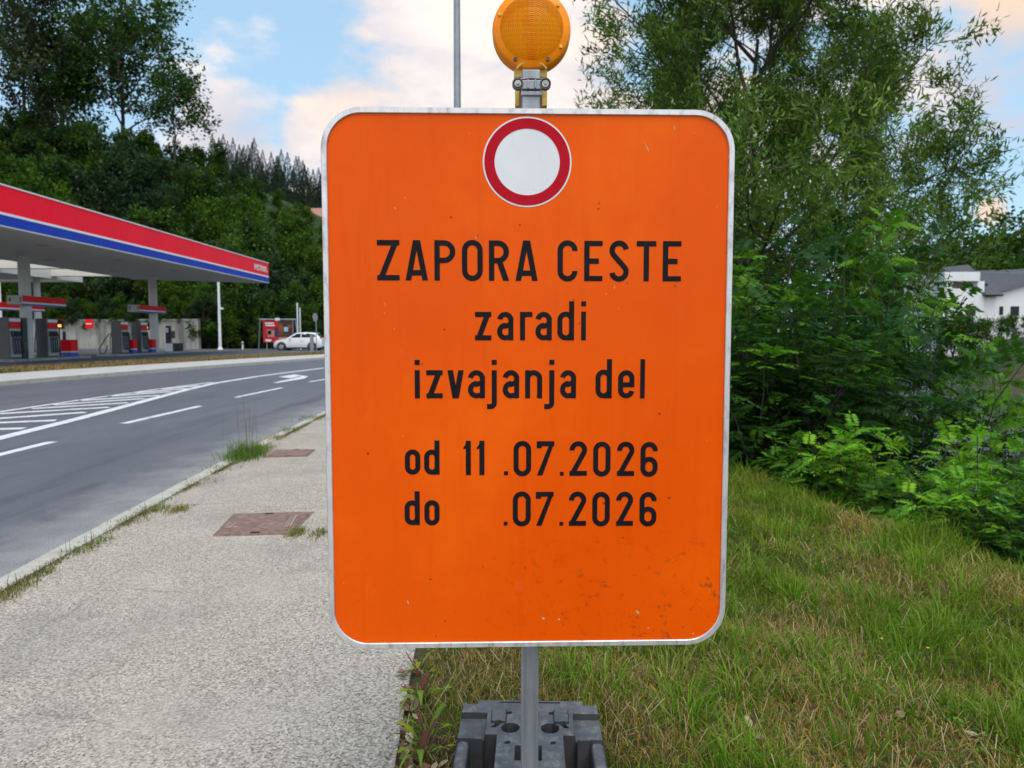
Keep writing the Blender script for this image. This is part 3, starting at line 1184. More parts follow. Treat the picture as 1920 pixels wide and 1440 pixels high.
caps = [('Z', 55, 185), ('A', 222, 353), ('P', 393, 515), ('O', 555, 677), ('R', 714, 832), ('A', 870, 1002), ('C', 1118, 1237),
        ('E', 1275, 1385), ('S', 1423, 1540), ('T', 1583, 1702), ('E', 1738, 1850)]
rows = []
for ch, a, b in caps:
    top, bot = 63 + (a - 55) * 0.0042, 301 + (a - 55) * 0.0036
    if ch in 'OCS':
        top, bot = top - 2.5, bot + 2.5
    rows.append((ch, a, b, top, bot))
textline(rows, ZA, 0.0117, 'black line reading ZAPORA CESTE')
rows = []
for ch, a, b in (('z', 632, 728), ('a', 762, 858), ('r', 897, 970), ('a', 988, 1085), ('d', 1117, 1217), ('i', 1257, 1287)):
    rows.append((ch, a, b, 424 if ch in 'di' else 487, 655))
textline(rows, ZA, 0.0112, 'black line reading zaradi')
rows = []
for ch, a, b in (('i', 277, 305), ('z', 345, 440), ('v', 470, 565), ('a', 590, 690), ('j', 703, 760), ('a', 795, 892), ('n', 927, 1028),
                 ('j', 1040, 1100), ('a', 1133, 1228), ('d', 1342, 1440), ('e', 1475, 1573), ('l', 1605, 1635)):
    rows.append((ch, a, b, 770 if ch in 'ij' else 766 if ch in 'dl' else 831, 1060 if ch == 'j' else 997))
textline(rows, ZA, 0.0112, 'black line reading izvajanja del')
textline([('o', 72, 177, 157, 332), ('d', 205, 310, 95, 332), ('1', 475, 527, 97, 335), ('1', 568, 621, 97, 335), ('.', 757, 785, 308, 335),
          ('0', 823, 945, 98, 343), ('7', 983, 1105, 100, 337), ('.', 1144, 1170, 312, 338), ('2', 1210, 1332, 100, 340),
          ('0', 1373, 1495, 103, 345), ('2', 1538, 1660, 103, 341), ('6', 1700, 1822, 105, 347)], ZB, 0.0112, 'black line reading od 11.07.2026')
textline([('d', 70, 173, 447, 681), ('o', 207, 310, 508, 683), ('.', 755, 781, 657, 683), ('0', 818, 942, 447, 690), ('7', 977, 1100, 450, 685),
          ('.', 1140, 1166, 658, 684), ('2', 1206, 1326, 448, 686), ('0', 1367, 1490, 450, 690), ('2', 1532, 1651, 449, 686), ('6', 1693, 1814, 451, 690)],
         ZB, 0.0112, 'black line reading do .07.2026')

# scratches through the sheeting
scr = MB()
for (ax, ay, bx, by, w) in ((1208, 266, 1217, 285, 2.6), (1264, 235, 1265, 245, 2.4), (1301, 248, 1302, 250, 2.5), (1032, 214, 1038, 216, 3.2), (1366, 290, 1367, 302, 1.6),
                            (1152, 533, 1152, 544, 1.3), (1136, 549, 1137, 553, 1.6), (740, 388, 742, 393, 2), (764, 1125, 766, 1133, 2.4),
                            (1016, 1158, 1022, 1161, 5), (1046, 1160, 1050, 1162, 4), (1192, 1144, 1199, 1152, 5.5), (1214, 1176, 1217, 1178, 4), (1298, 1187, 1301, 1189, 3.2), (892, 444, 893, 447, 3)):
    p, q = Vector(S2(ax, ay)), Vector(S2(bx, by))
    d = (q - p).normalized()
    nn = Vector((-d.y, d.x)) * (w / 844 / 2)
    scr.add([(p.x, -0.0003, p.y), ((p.x + q.x) / 2 + nn.x, -0.0003, (p.y + q.y) / 2 + nn.y), (q.x, -0.0003, q.y), ((p.x + q.x) / 2 - nn.x, -0.0003, (p.y + q.y) / 2 - nn.y)], [(0, 1, 2, 3)])
scr.build('scratches', M_paleleaf, sign)

# post (local to the sign)
px_ = S2(994.5, 1300)[0] + 0.0006
zt = 1.80 - SC[2]
o = MB()
o.box((px_, 0.043, (zt + 0.03 - SC[2]) / 2), (0.040, 0.040, zt - (0.03 - SC[2])))
post = o.build('post', M_galv, sign, bevel=0.004, seg=3)
o = MB()
for dx in (-0.0125, 0.0125):
    o.box((px_ + dx, 0.0222, (0.5 - SC[2] + 0.12 - SC[2]) / 2), (0.0012, 0.0012, 0.40))
o.build('weld_seam', M_galv, post)
o = MB()
for zz in (0.35, -0.35):
    o.box((px_, 0.068, CZs + zz), (0.10, 0.006, 0.035))
    for s in (-1, 1):
        o.box((px_ + s * 0.035, 0.045, CZs + zz), (0.01, 0.05, 0.03))
o.build('clamp', M_galv, sign)

# ------------------------------------------------------------------ foot block of recycled plastic
PX, PY = SC[0] + px_, SC[1] + 0.043
fb_ = thing('sign_base', 'dark grey plastic foot block with round holes holding the sign post', 'sign base', (PX, PY, 0), R(-1.5))
st = 0.003
hx, y0b, y1b = 0.203, -0.40, 0.475
gx = np.arange(-hx, hx + st / 2, st)
gy = np.arange(y0b, y1b + st / 2, st)
BX, BY = np.meshgrid(gx, gy)
AX = np.abs(BX)
top = 0.112
Z = np.full(BX.shape, top)
yf = BY
Z = np.where((AX > 0.125) & (yf < 0.40) & (yf > 0.27), top - 0.018, Z)
Z = np.where((AX > 0.092) & (AX < 0.165) & (yf < 0.262) & (yf > -0.20), -0.035, Z)
Z = np.where((AX > 0.092) & (AX < 0.128) & (yf < 0.285) & (yf > 0.26), -0.035, Z)
hb = np.sqrt(np.clip(1 - ((AX - 0.184) / 0.020) ** 2, 0, 1))
Z = np.where((AX >= 0.165) & (yf < 0.265) & (yf > -0.20), top - 0.024 + hb * 0.016, Z)
for (cx_, cy_, r_) in ((-0.056, 0.322, 0.0245), (0.056, 0.322, 0.0245), (0.0, 0.392, 0.0245)):
    Z = np.where(np.hypot(BX - cx_, BY - cy_) < r_, -0.03, Z)
Z = np.where((np.abs(BX + 0.004) < 0.034) & (yf > 0.168) & (yf < 0.236), -0.03, Z)
Z = np.where((AX < 0.0215) & (np.abs(yf) < 0.0215), 0.012, Z)
for (cx_, cy_) in ((-0.062, 0.402), (0.062, 0.402), (-0.062, 0.25), (0.062, 0.25)):
    Z = np.where(np.hypot(BX - cx_, BY - cy_) < 0.0065, 0.06, Z)
for s in (-1, 1):
    Z = np.where((np.abs(BX - s * 0.090) < 0.020) & (yf > 0.345) & (yf < 0.415), top + 0.006, Z)
    Z = np.where((np.abs(BX - s * (0.098 + (yf - 0.335) * -0.55)) < 0.006) & (yf > 0.325) & (yf < 0.35), top - 0.02, Z)
Z = np.where((np.abs(AX - 0.175) < 0.016) & (yf > 0.452), top - 0.03, Z)
Z = np.where((AX < 0.09) & (np.abs(yf - 0.462) < 0.0035), top - 0.02, Z)
corner = np.maximum(0, (AX - 0.165)) + np.maximum(0, (yf - 0.44))
Z = np.where(((AX - 0.180) / 0.024 > 0) & (yf > 0.448) & ((AX - 0.180) + (yf - 0.448) > 0.030), 0.0, Z)
edge = np.minimum(hx - AX, np.minimum(y1b - BY, BY - y0b))
Z = np.where(edge < st * 0.6, np.minimum(Z, top - 0.012), Z)
nxg, nyg = len(gx), len(gy)
I = np.arange(nxg * nyg).reshape(nyg, nxg)
Fb = np.stack([I[:-1, :-1].ravel(), I[:-1, 1:].ravel(), I[1:, 1:].ravel(), I[1:, :-1].ravel()], 1)
V = np.stack([BX.ravel(), BY.ravel(), Z.ravel()], 1)
ring = np.concatenate([I[0, :], I[1:, -1], I[-1, -2::-1], I[-2:0:-1, 0]])
skirt = V[ring].copy()
skirt[:, 0] *= 1.03
skirt[:, 1] *= 1.015
skirt[:, 2] = 0.0
b0 = len(V)
V = np.concatenate([V, skirt])
kk = np.arange(len(ring))
k2 = (kk + 1) % len(ring)
Fs = np.stack([ring[kk], b0 + kk, b0 + k2, ring[k2]], 1)
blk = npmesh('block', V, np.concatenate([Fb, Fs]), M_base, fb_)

# ------------------------------------------------------------------ warning lamp
LP = atY(996.5, 59, 1.668)
lamp = thing('warning_lamp', 'round amber warning lamp clamped to the top of the sign post', 'warning lamp', tuple(LP))
LR = 0.0885
o = MB()
o.lathe_y([(0.0005, -0.033), (0.025, -0.0325), (0.050, -0.030), (0.064, -0.026), (0.0705, -0.021)], 64)
lens = o.build('lens', M_lens, lamp, smooth=True, angle=60)
o = MB()
o.lathe_y([(0.0705, -0.021), (0.073, -0.019), (0.083, -0.017), (0.087, -0.013), (LR, -0.004), (LR, 0.004), (0.0855, 0.008), (0.0855, 0.014), (LR, 0.018), (LR, 0.026), (0.084, 0.032), (0.070, 0.034)], 64)
o.build('rim', M_lensrim, lamp, smooth=True, angle=40)
o = MB()
o.lathe_y([(0.0705, 0.035), (0.064, 0.040), (0.050, 0.044), (0.025, 0.0465), (0.0005, 0.047)], 64)
o.build('rear_lens', M_lens, lamp, smooth=True, angle=60)
o = MB()
o.box((-0.004, 0.006, 0.012), (0.030, 0.030, 0.040))
o.box((0.0, 0.006, -0.03), (0.018, 0.024, 0.06))
o.build('lamp_core', M_reflector, lamp)
# locating lugs and lens screws
for a in (158, 40, -32):
    MB().box((0.077 * math.cos(R(a)), -0.0195, 0.077 * math.sin(R(a))), (0.007, 0.005, 0.007)).build('lug', M_yellow, lamp, bevel=0.001)
for a in (-118, -62):
    o = MB()
    c = (0.078 * math.cos(R(a)), -0.019, 0.078 * math.sin(R(a)))
    o.tube([(c[0], -0.012, c[2]), (c[0], -0.0235, c[2])], [0.0042, 0.0042], 12)
    o.build('screw', M_darksteel, lamp)
# collar where the lens meets the bracket
o = MB()
ar = arc(0.0, -0.098, 0.036, 158, 22, 16, 0.026)
for i in range(len(ar) - 1):
    pass
o.tube([(p[0], -0.016, p[1]) for p in ar], 0.0026, 8)
o.build('collar', M_bracket, lamp, smooth=True)
bz = LP[2]
def lz(py):
    return atY(996, py, 1.668)[2] - bz
def lx(px):
    return atY(px, 150, 1.668)[0] - LP[0]
pxl = PX - LP[0]
o = MB()
zt_, zb_ = lz(134), lz(200)
o.box((pxl - 0.0005, 0.022, (lz(131) + lz(146)) / 2), (lx(1028) - lx(966), 0.052, lz(131) - lz(146)))
o.box((lx(970), 0.022, (zt_ + zb_) / 2), (0.010, 0.05, zt_ - zb_))
o.box((lx(1021), 0.022, (zt_ + zb_) / 2), (0.012, 0.05, zt_ - zb_))
o.box((pxl, 0.040, (zt_ + zb_) / 2 - 0.03), (lx(1024) - lx(966), 0.012, zt_ - zb_ + 0.06))
o.build('bracket', M_bracket, lamp, bevel=0.0025)
# clamp: two straps with bolts
o = MB()
zc = lz(178)
yf_ = PY - 0.0215 - LP[1]
o.tube([(pxl - 0.040, yf_ - 0.004, zc + 0.005), (pxl - 0.030, yf_ - 0.009, zc + 0.010), (pxl - 0.02, yf_ - 0.006, zc + 0.0105), (pxl, yf_ - 0.006, zc + 0.0120), (pxl + 0.02, yf_ - 0.006, zc + 0.0105), (pxl + 0.030, yf_ - 0.009, zc + 0.010), (pxl + 0.040, yf_ - 0.004, zc + 0.005)], 0.0026, 8)
for s in (-1, 1):
    o.lathe_y([(0.0095, -0.004), (0.0122, -0.004), (0.0122, 0.008), (0.0095, 0.008)], 24, (pxl + s * 0.0300, yf_ - 0.008, zc))
o.build('clamp_strap', M_darksteel, lamp, smooth=True)
o = MB()
o.box((pxl, yf_ - 0.004, zc - 0.001), (0.050, 0.008, 0.019))
o.box((pxl - 0.008, yf_ - 0.010, zc - 0.001), (0.004, 0.006, 0.018))
o.box((pxl + 0.008, yf_ - 0.010, zc - 0.001), (0.004, 0.006, 0.018))
o.box((pxl, yf_ + 0.02, zc - 0.018), (0.046, 0.05, 0.009))
o.build('clamp_plate', M_galv, lamp, bevel=0.0012)
for s in (-1, 1):
    o = MB()
    o.lathe_y([(0.0008, -0.006), (0.003, -0.006), (0.0035, -0.003), (0.0075, -0.003), (0.0092, -0.0005), (0.0092, 0.006)], 20, (pxl + s * 0.0300, yf_ - 0.008, zc))
    o.build('bolt', M_bolt, lamp, smooth=True)

# ------------------------------------------------------------------ lamp post behind the sign
LB = np.array([(860 - 960) / F * 11.0, 11.0, 0.0])
t = thing('street_light', 'tall grey steel street light rising behind the orange sign', 'street light', tuple(LB))
MB().tube([(0, 0, -0.02), (0, 0, 3.0), (0, 0, 9.0)], [0.060, 0.057, 0.042], 20).build('pole', M_pole, t, smooth=True)
MB().tube([(0, 0, 8.9), (-0.2, 0, 9.25), (-0.9, 0, 9.4)], 0.035, 12).build('arm', M_pole, t, smooth=True)
MB().box((-1.2, 0, 9.38), (0.7, 0.26, 0.12)).build('lamp_head', M_pole, t, bevel=0.03)
MB().box((0, -0.058, 0.9), (0.075, 0.012, 0.28)).build('service_door', M_pole, t, bevel=0.003)

exec_marker = True


# ------------------------------------------------------------------ petrol station
def canopy():
    t = thing('station_canopy', 'long red and blue fuel station canopy across the road', 'canopy', (-17.9, 53.0, 0))
    zb, zt2 = 5.06, 6.46
    # plan (local): far corner at origin, runs back towards the viewer along -y
    far = [(0, 0), (-8.2, -3.7)]
    near = -49.0
    plan = [(0, near), (0, 0), (-8.2, -3.7), (-8.2, near)]
    o = MB()
    o.prism([(-0.15, near), (-0.15, -0.1), (-8.1, -3.7), (-8.1, near)], zb - 0.01, zb + 0.17)
    o.build('soffit', M_soffit, t)
    o = MB()
    o.prism([(-0.12, near + 0.1), (-0.12, -0.12), (-8.1, -3.75), (-8.1, near + 0.1)], zt2 - 0.25, zt2 - 0.1)
    o.build('roof', M_soffit, t)

    def band(name, z0, z1, m, out):
        b = MB()
        e = out
        # road-side fascia and the slanted end fascia, butted at the corner
        b.b2((-0.12, near, z0), (e, 0.0, z1))
        d = Vector((-8.2, -3.7)).normalized()
        nn = Vector((-d.y, d.x)) * -1
        p0_, p1_ = Vector((-0.121, -0.06)), Vector((-8.2, -3.7))
        b.prism([tuple(p0_), tuple(p1_), tuple(p1_ + nn * (0.10 + e)), tuple(p0_ + nn * (0.10 + e))], z0, z1)
        return b.build(name, m, t)
    band('fascia_red', zb + 0.46, zt2, M_cred, 0.0)
    band('fascia_white', zb + 0.37, zb + 0.458, M_cwhite, 0.012)
    band('fascia_blue', zb, zb + 0.368, M_cblue, 0.004)
    band('top_trim', zt2 + 0.002, zt2 + 0.05, M_cwhite, 0.03)
    band('bottom_trim', zb - 0.05, zb - 0.002, M_soffit, 0.02)
    MB().b2((-8.3, near, zb + 0.1), (-8.102, -3.9, zt2)).build('rear_fascia', M_ccream, t)
    o = MB()
    for yj in (-24.8, -12.5, -37):
        o.b2((0.0, yj - 0.03, zb + 0.47), (0.012, yj + 0.03, zt2 - 0.02))
    o.build('panel_joint', M_cred, t)
    # white letters at the far end of the fascia
    polys = []
    xx = -2.95
    for ch in 'PETROL':
        polys += glyph(ch, xx, 0.06, xx + 0.37, 0.46, 0.105)
        xx += 0.45
    o = MB()
    for q in polys:
        o.add([(0.016, p[0], zb + 0.64 + p[1]) for p in q] + [(0.03, p[0], zb + 0.64 + p[1]) for p in q],
              [(4, 5, 6, 7), (0, 1, 5, 4), (1, 2, 6, 5), (2, 3, 7, 6), (3, 0, 4, 7)])
    o.build('lettering', M_cwhite, t)
    for cx_, cy_ in ((-23.7, 35.0), (-23.7, 47.45), (-23.7, 22.5), (-23.7, 10.0)):
        lx_, ly_ = cx_ + 17.9, cy_ - 53.0
        MB().tube([(lx_, ly_, -0.02), (lx_, ly_, zb)], 0.26, 24).build('column', M_column, t, smooth=True)
    for yy in np.arange(-46, -4, 6.0):
        for xx in (-2.2, -5.8):
            MB().box((xx, yy, zb - 0.02), (0.45, 0.45, 0.04)).build('ceiling_light', M_greybox, t)


canopy()

t = thing('rear_canopy', 'white flat roofed canopy behind the red fuel canopy, at its back', 'canopy', (-31.6, 53, 0))
MB().b2((-11, -40, 5.25), (-0.2, -0.3, 5.45)).build('soffit', M_soffit, t)
o = MB()
o.b2((-0.2, -40, 5.08), (0, 0, 5.85))
o.b2((-11, -0.2, 5.08), (-0.202, 0, 5.85))
o.build('fascia', M_ccream, t)
for yy in (-3.3, -9.0, -20, -30):
    MB().b2((0.002, yy - 0.3, 5.25), (5.4, yy + 0.3, 5.75)).build('cross_beam', M_ccream, t)
MB().tube([(-0.9, -3.8, -0.02), (-0.9, -3.8, 5.26)], 0.22, 20).build('column', M_column, t, smooth=True)
MB().tube([(-0.9, -27.0, -0.02), (-0.9, -27.0, 5.26)], 0.22, 20).build('column', M_column, t, smooth=True)


def islandsign(x, y, ln, marks, label):
    t = thing('pump_sign', label, 'pump sign', (x, y, 2.66), group='red and grey number boxes over the pumps')
    MB().b2((-0.72, 0.0, 0), (0.0, ln, 0.44)).build('housing', M_greybox, t, bevel=0.01)
    o = MB()
    for s in ((0.002, 0.02), (-0.74, -0.722)):
        o.b2((s[0], 0.0, 0.135), (s[1], ln, 0.44))
    o.build('red_panel', M_pred, t)
    o = MB()
    for s in ((0.002, 0.022), (-0.742, -0.722)):
        o.b2((s[0], 0.0, -0.01), (s[1], ln, 0.06))
    o.build('blue_stripe', M_pblue, t)
    o = MB()
    for s in ((0.002, 0.02), (-0.74, -0.722)):
        o.b2((s[0], 0.0, 0.062), (s[1], ln, 0.133))
    o.build('grey_stripe', M_cwhite, t)
    pol = []
    for ch, a in marks:
        pol += glyph(ch, a, 0.13, a + 0.12, 0.35, 0.035)
    if pol:
        o = MB()
        for i, q in enumerate(pol):
            o.add([(p[0], -0.004 - i * 0.0004, p[1]) for p in q], [tuple(range(len(q)))])
        o.build('numeral', M_black, t)


islandsign(-23.3, 34.2, 3.3, (('4', -0.66), ('3', -0.17)), 'red pump number box with numerals on the nearest column')
islandsign(-23.3, 44.9, 3.4, (('2', -0.66), ('1', -0.17)), 'red pump number box on the far column by the canopy end')
islandsign(-29.3, 40.4, 4.6, (), 'long red pump number box farther back, half behind the nearest column')


def island(x, y0_, y1_, label):
    o = MB()
    o.b2((x - 0.75, y0_, -0.2), (x + 0.75, y1_, 0.09))
    ob = o.build('pump_island', M_island, None, bevel=0.03)
    tag(ob, label, 'kerbed island')


island(-23.65, 32.8, 38.9, 'low concrete island under the nearest pumps')
island(-23.65, 42.0, 50.8, 'low concrete island under the farther pumps')
island(-29.6, 40.0, 45.5, 'low concrete island at the back under the rear pumps')


def pump(x, y, label, z0=0.09):
    t = thing('fuel_pump', label, 'fuel pump', (x, y, z0), group='grey fuel pumps on the islands')
    MB().b2((-0.29, -0.42, 0), (0.29, 0.42, 1.95)).build('cabinet', M_pumpgrey, t, bevel=0.03)
    for s in (-1, 1):
        sx_ = s * 0.292
        def bb(a, b, nm, m, bev=0.0):
            return MB().b2((sx_, a[0], a[1]), (sx_ + s * b[2], b[0], b[1])).build(nm, m, t, bevel=bev)
        bb((-0.36, 1.45), (0.36, 1.74, 0.03), 'display', M_pred)
        bb((-0.36, 1.755), (0.36, 1.90, 0.04), 'price_panel', M_cwhite)
        bb((-0.37, 0.10), (0.37, 1.42, 0.015), 'hose_panel', M_pumpsilver)
        for q, yy in enumerate((-0.27, -0.09, 0.09, 0.27)):
            o = MB()
            o.box((sx_ + s * 0.06, yy, 1.18), (0.07, 0.06, 0.26))
            o.tube([(sx_ + s * 0.09, yy, 1.2), (sx_ + s * 0.16, yy + 0.02, 0.8), (sx_ + s * 0.17, yy + 0.04, 0.35), (sx_ + s * 0.10, yy + 0.06, 0.22), (sx_ + s * 0.05, yy + 0.07, 0.5), (sx_ + s * 0.03, yy + 0.07, 1.0)], 0.022, 6)
            o.build('nozzle', M_pumpdark, t)
    return t


pump(-23.6, 33.6, 'grey fuel pump half cut by the left edge of the photo')
pump(-23.45, 36.1, 'grey fuel pump just right of the nearest column, before the red bin')
pump(-23.6, 43.1, 'dark fuel pump with a hanging hose at the near end of the farther island')
pump(-23.5, 45.2, 'grey fuel pump in the middle of the farther island')
pump(-29.5, 41.8, 'fuel pump at the back with a red head, at the left edge')


def bin_(x, y, label, w=0.5, h=0.8):
    t = thing('service_bin', label, 'bin', (x, y, 0.09), group='red and blue bins on the pump islands')
    MB().b2((-w / 2, -w / 2, 0.275), (w / 2, w / 2, h)).build('bin_body', M_pred, t, bevel=0.015)
    MB().b2((-w / 2 + 0.004, -w / 2 + 0.004, 0.222), (w / 2 - 0.004, w / 2 - 0.004, 0.273)).build('white_stripe', M_cwhite, t)
    MB().b2((-w / 2, -w / 2, 0), (w / 2, w / 2, 0.22)).build('blue_foot', M_pblue, t, bevel=0.01)
    o = MB()
    o.b2((-w / 2 + 0.06, -0.08, h + 0.002), (-w / 2 + 0.16, 0.08, h + 0.42))
    o.build('towel_holder', M_pumpdark, t, bevel=0.01)
    MB().b2((-w / 2 - 0.02, -w / 2 - 0.03, 0.2), (-w / 2 + 0.10, -w / 2 - 0.004, h + 0.35)).build('squeegee_tube', M_cwhite, t, bevel=0.01)


bin_(-23.3, 37.6, 'red and blue service bin beside the pump at the nearest column', 0.62, 0.88)
bin_(-23.5, 44.15, 'red and blue service bin between the two farther pumps', 0.5, 0.85)
bin_(-23.5, 46.45, 'red and blue service bin at the foot of the far column', 0.55, 0.85)


def monitor(x, y, z, label):
    t = thing('info_screen', label, 'screen', (x, y, 0.09), group='small red screens by the pumps')
    MB().tube([(0, 0, 0), (0, 0, z)], 0.03, 8).build('pole', M_pumpdark, t)
    MB().b2((-0.24, -0.05, z), (0.24, 0.05, z + 0.5)).build('housing', M_pumpdark, t, bevel=0.01)
    MB().b2((-0.24, -0.06, z + 0.43), (0.24, -0.052, z + 0.5)).build('red_header', M_pred, t)
    MB().b2((-0.02, -0.058, z + 0.08), (0.16, -0.052, z + 0.22)).build('lit_picture', M_lit, t)
    MB().b2((-0.24, -0.06, z + 0.02), (-0.10, -0.052, z + 0.42)).build('red_side', M_pred, t)


monitor(-23.35, 36.95, 1.45, 'small lit screen on a post beside the nearest pump')
monitor(-23.45, 45.9, 1.45, 'small lit screen on a post before the far column')

t = thing('payment_terminal', 'black terminal with white panels left of the nearest column', 'payment terminal', (-23.7, 34.45, 0.09))
MB().b2((-0.28, -0.2, 0), (0.28, 0.2, 0.75)).build('base', M_glass, t, bevel=0.02)
MB().b2((-0.28, -0.15, 0.752), (0.28, 0.2, 1.95)).build('body', M_pumpdark, t, bevel=0.02)
MB().b2((-0.2, -0.165, 1.55), (-0.04, -0.152, 1.9)).build('white_panel', M_cwhite, t)
MB().b2((-0.24, -0.165, 1.1), (-0.12, -0.152, 1.35)).build('white_panel', M_cwhite, t)
MB().b2((-0.22, -0.215, 0.3), (-0.03, -0.202, 0.6)).build('white_panel', M_cwhite, t)
MB().b2((0.02, -0.215, 0.3), (0.22, -0.202, 0.6)).build('white_panel', M_cwhite, t)

t = thing('air_station', 'white air and water post right of the far column', 'air pump', (-23.5, 49.0, 0.09))
MB().b2((-0.2, -0.15, 0), (0.2, 0.15, 0.55)).build('base', M_cwhite, t, bevel=0.03)
MB().b2((-0.15, -0.12, 0.552), (0.15, 0.12, 1.75)).build('body', M_pumpdark, t, bevel=0.03)
MB().b2((-0.12, -0.14, 1.3), (0.06, -0.122, 1.6)).build('white_panel', M_cwhite, t)
MB().b2((0.16, -0.1, 0.9), (0.42, 0.1, 1.4)).build('hose_box', M_pumpgrey, t, bevel=0.03)
t = thing('planter_box', 'low dark box at the end of the farther pump island', 'planter', (-23.5, 50.2, 0.09))
MB().b2((-0.3, -0.3, 0), (0.3, 0.3, 0.5)).build('body', M_pumpdark, t, bevel=0.03)
MB().b2((-0.33, -0.33, 0.502), (0.33, 0.33, 0.56)).build('rim', M_pumpgrey, t, bevel=0.01)

# fuel hose hanging by the far dark pump
o = MB()
o.tube([(-23.95, 42.6, 1.3), (-24.2, 42.5, 0.9), (-24.45, 42.4, 0.4), (-24.4, 42.35, 0.13), (-24.1, 42.35, 0.14), (-23.95, 42.4, 0.6)], 0.03, 8)
tag(o.build('fuel_hose', M_pumpdark, smooth=True), 'black hose looped against the dark far pump', 'hose')

# retaining wall with its sign
wa, wb = atY(60, 650, 66.5), atY(372, 650, 63.5)
t = thing('retaining_wall', 'stained pale concrete retaining wall behind the pumps', 'wall', (wa[0], wa[1], -0.26), math.atan2(wb[1] - wa[1], wb[0] - wa[0]))
WL = math.hypot(wb[0] - wa[0], wb[1] - wa[1])
MB().b2((-30, 0, 0), (WL, 0.4, 2.75)).build('wall_face', M_wall, t)
MB().b2((-30, -0.06, 2.752), (WL, 0.46, 2.9)).build('coping', M_wall, t)
ws = atY(160, 607, 64.2)
t = thing('wall_sign', 'small red sign on the pale concrete wall', 'sign', (ws[0], ws[1] + 0.6, ws[2] - 0.4))
MB().b2((-0.36, -0.03, 0), (0.36, 0.02, 0.8)).build('plate', M_pred, t, bevel=0.01)
MB().b2((-0.26, -0.045, 0.36), (0.26, -0.032, 0.44)).build('white_line', M_cwhite, t)

# white lighting mast behind the canopy end
B0 = atY(413, 652, 61.0)
t = thing('light_mast', 'thin white mast with a small camera behind the canopy end', 'mast', (B0[0], 61.0, -0.05))
MB().tube([(0, 0, 0), (0, 0, 3.5), (0, 0, 7.2)], [0.13, 0.11, 0.09], 14).build('pole', M_polewhite, t, smooth=True)
MB().tube([(0, 0, 0), (0, 0, 0.25)], [0.24, 0.14], 14).build('foot', M_polewhite, t, smooth=True)
o = MB()
o.tube([(0, 0, 3.55), (0.25, -0.05, 3.55)], 0.05, 8)
o.box((0.28, -0.1, 3.5), (0.18, 0.3, 0.16))
o.build('camera', M_polewhite, t)

# billboard
b0 = atY(522, 655, 57.5)
t = thing('billboard', 'red and dark roadside billboard in a thin metal frame', 'billboard', (b0[0], 57.5, -0.05))
u = 57.5 / F
o = MB()
o.tube([(-42 * u, 0.6, 0), (-33 * u, 0, 2.55)], 0.05, 8)
o.tube([(34 * u, 0.6, 0), (33 * u, 0, 2.55)], 0.05, 8)
o.tube([(-34 * u, 0, 2.5), (33 * u, 0, 2.5)], 0.06, 8)
o.tube([(-26 * u, -0.02, 0.7), (-26 * u, -0.02, 2.5)], 0.04, 8)
o.tube([(28 * u, -0.02, 0.0), (28 * u, -0.02, 2.5)], 0.04, 8)
o.tube([(-21 * u, -0.02, 0.0), (-21 * u, -0.02, 0.7)], 0.04, 8)
o.build('frame', M_pole, t)
MB().b2((-27 * u, -0.10, 0.66), (1 * u, -0.05, 2.40)).build('red_poster', M_billred, t)
MB().b2((1.05 * u, -0.10, 0.66), (28 * u, -0.05, 2.40)).build('dark_poster', M_billdark, t)
for (a, b, c, d, mm, nm) in ((-23, 2.15, -7, 2.25, M_cwhite, 'headline'), (-22, 1.98, -5, 2.08, M_cwhite, 'headline'), (-18, 1.1, -6, 1.62, M_billtan, 'picture'),
                             (-19, 1.3, -12, 1.7, M_pumpsilver, 'picture'), (-5, 1.15, 0.5, 1.9, M_billnavy, 'picture'), (-23, 0.75, -12, 0.92, M_cwhite, 'headline'),
                             (2, 1.25, 10, 2.2, M_billbrown, 'picture'), (12, 1.55, 20, 1.9, M_billblue, 'picture'), (20, 1.8, 27, 2.1, M_billbrown, 'picture'), (2, 0.72, 24, 1.08, M_billtan, 'caption_panel')):
    MB().b2((a * u, -0.125, b), (c * u, -0.102, d)).build(nm, mm, t)
MB().b2((-4 * u, -0.09, 2.42), (4 * u, 0.06, 2.62)).build('top_plate', M_cwhite, t)


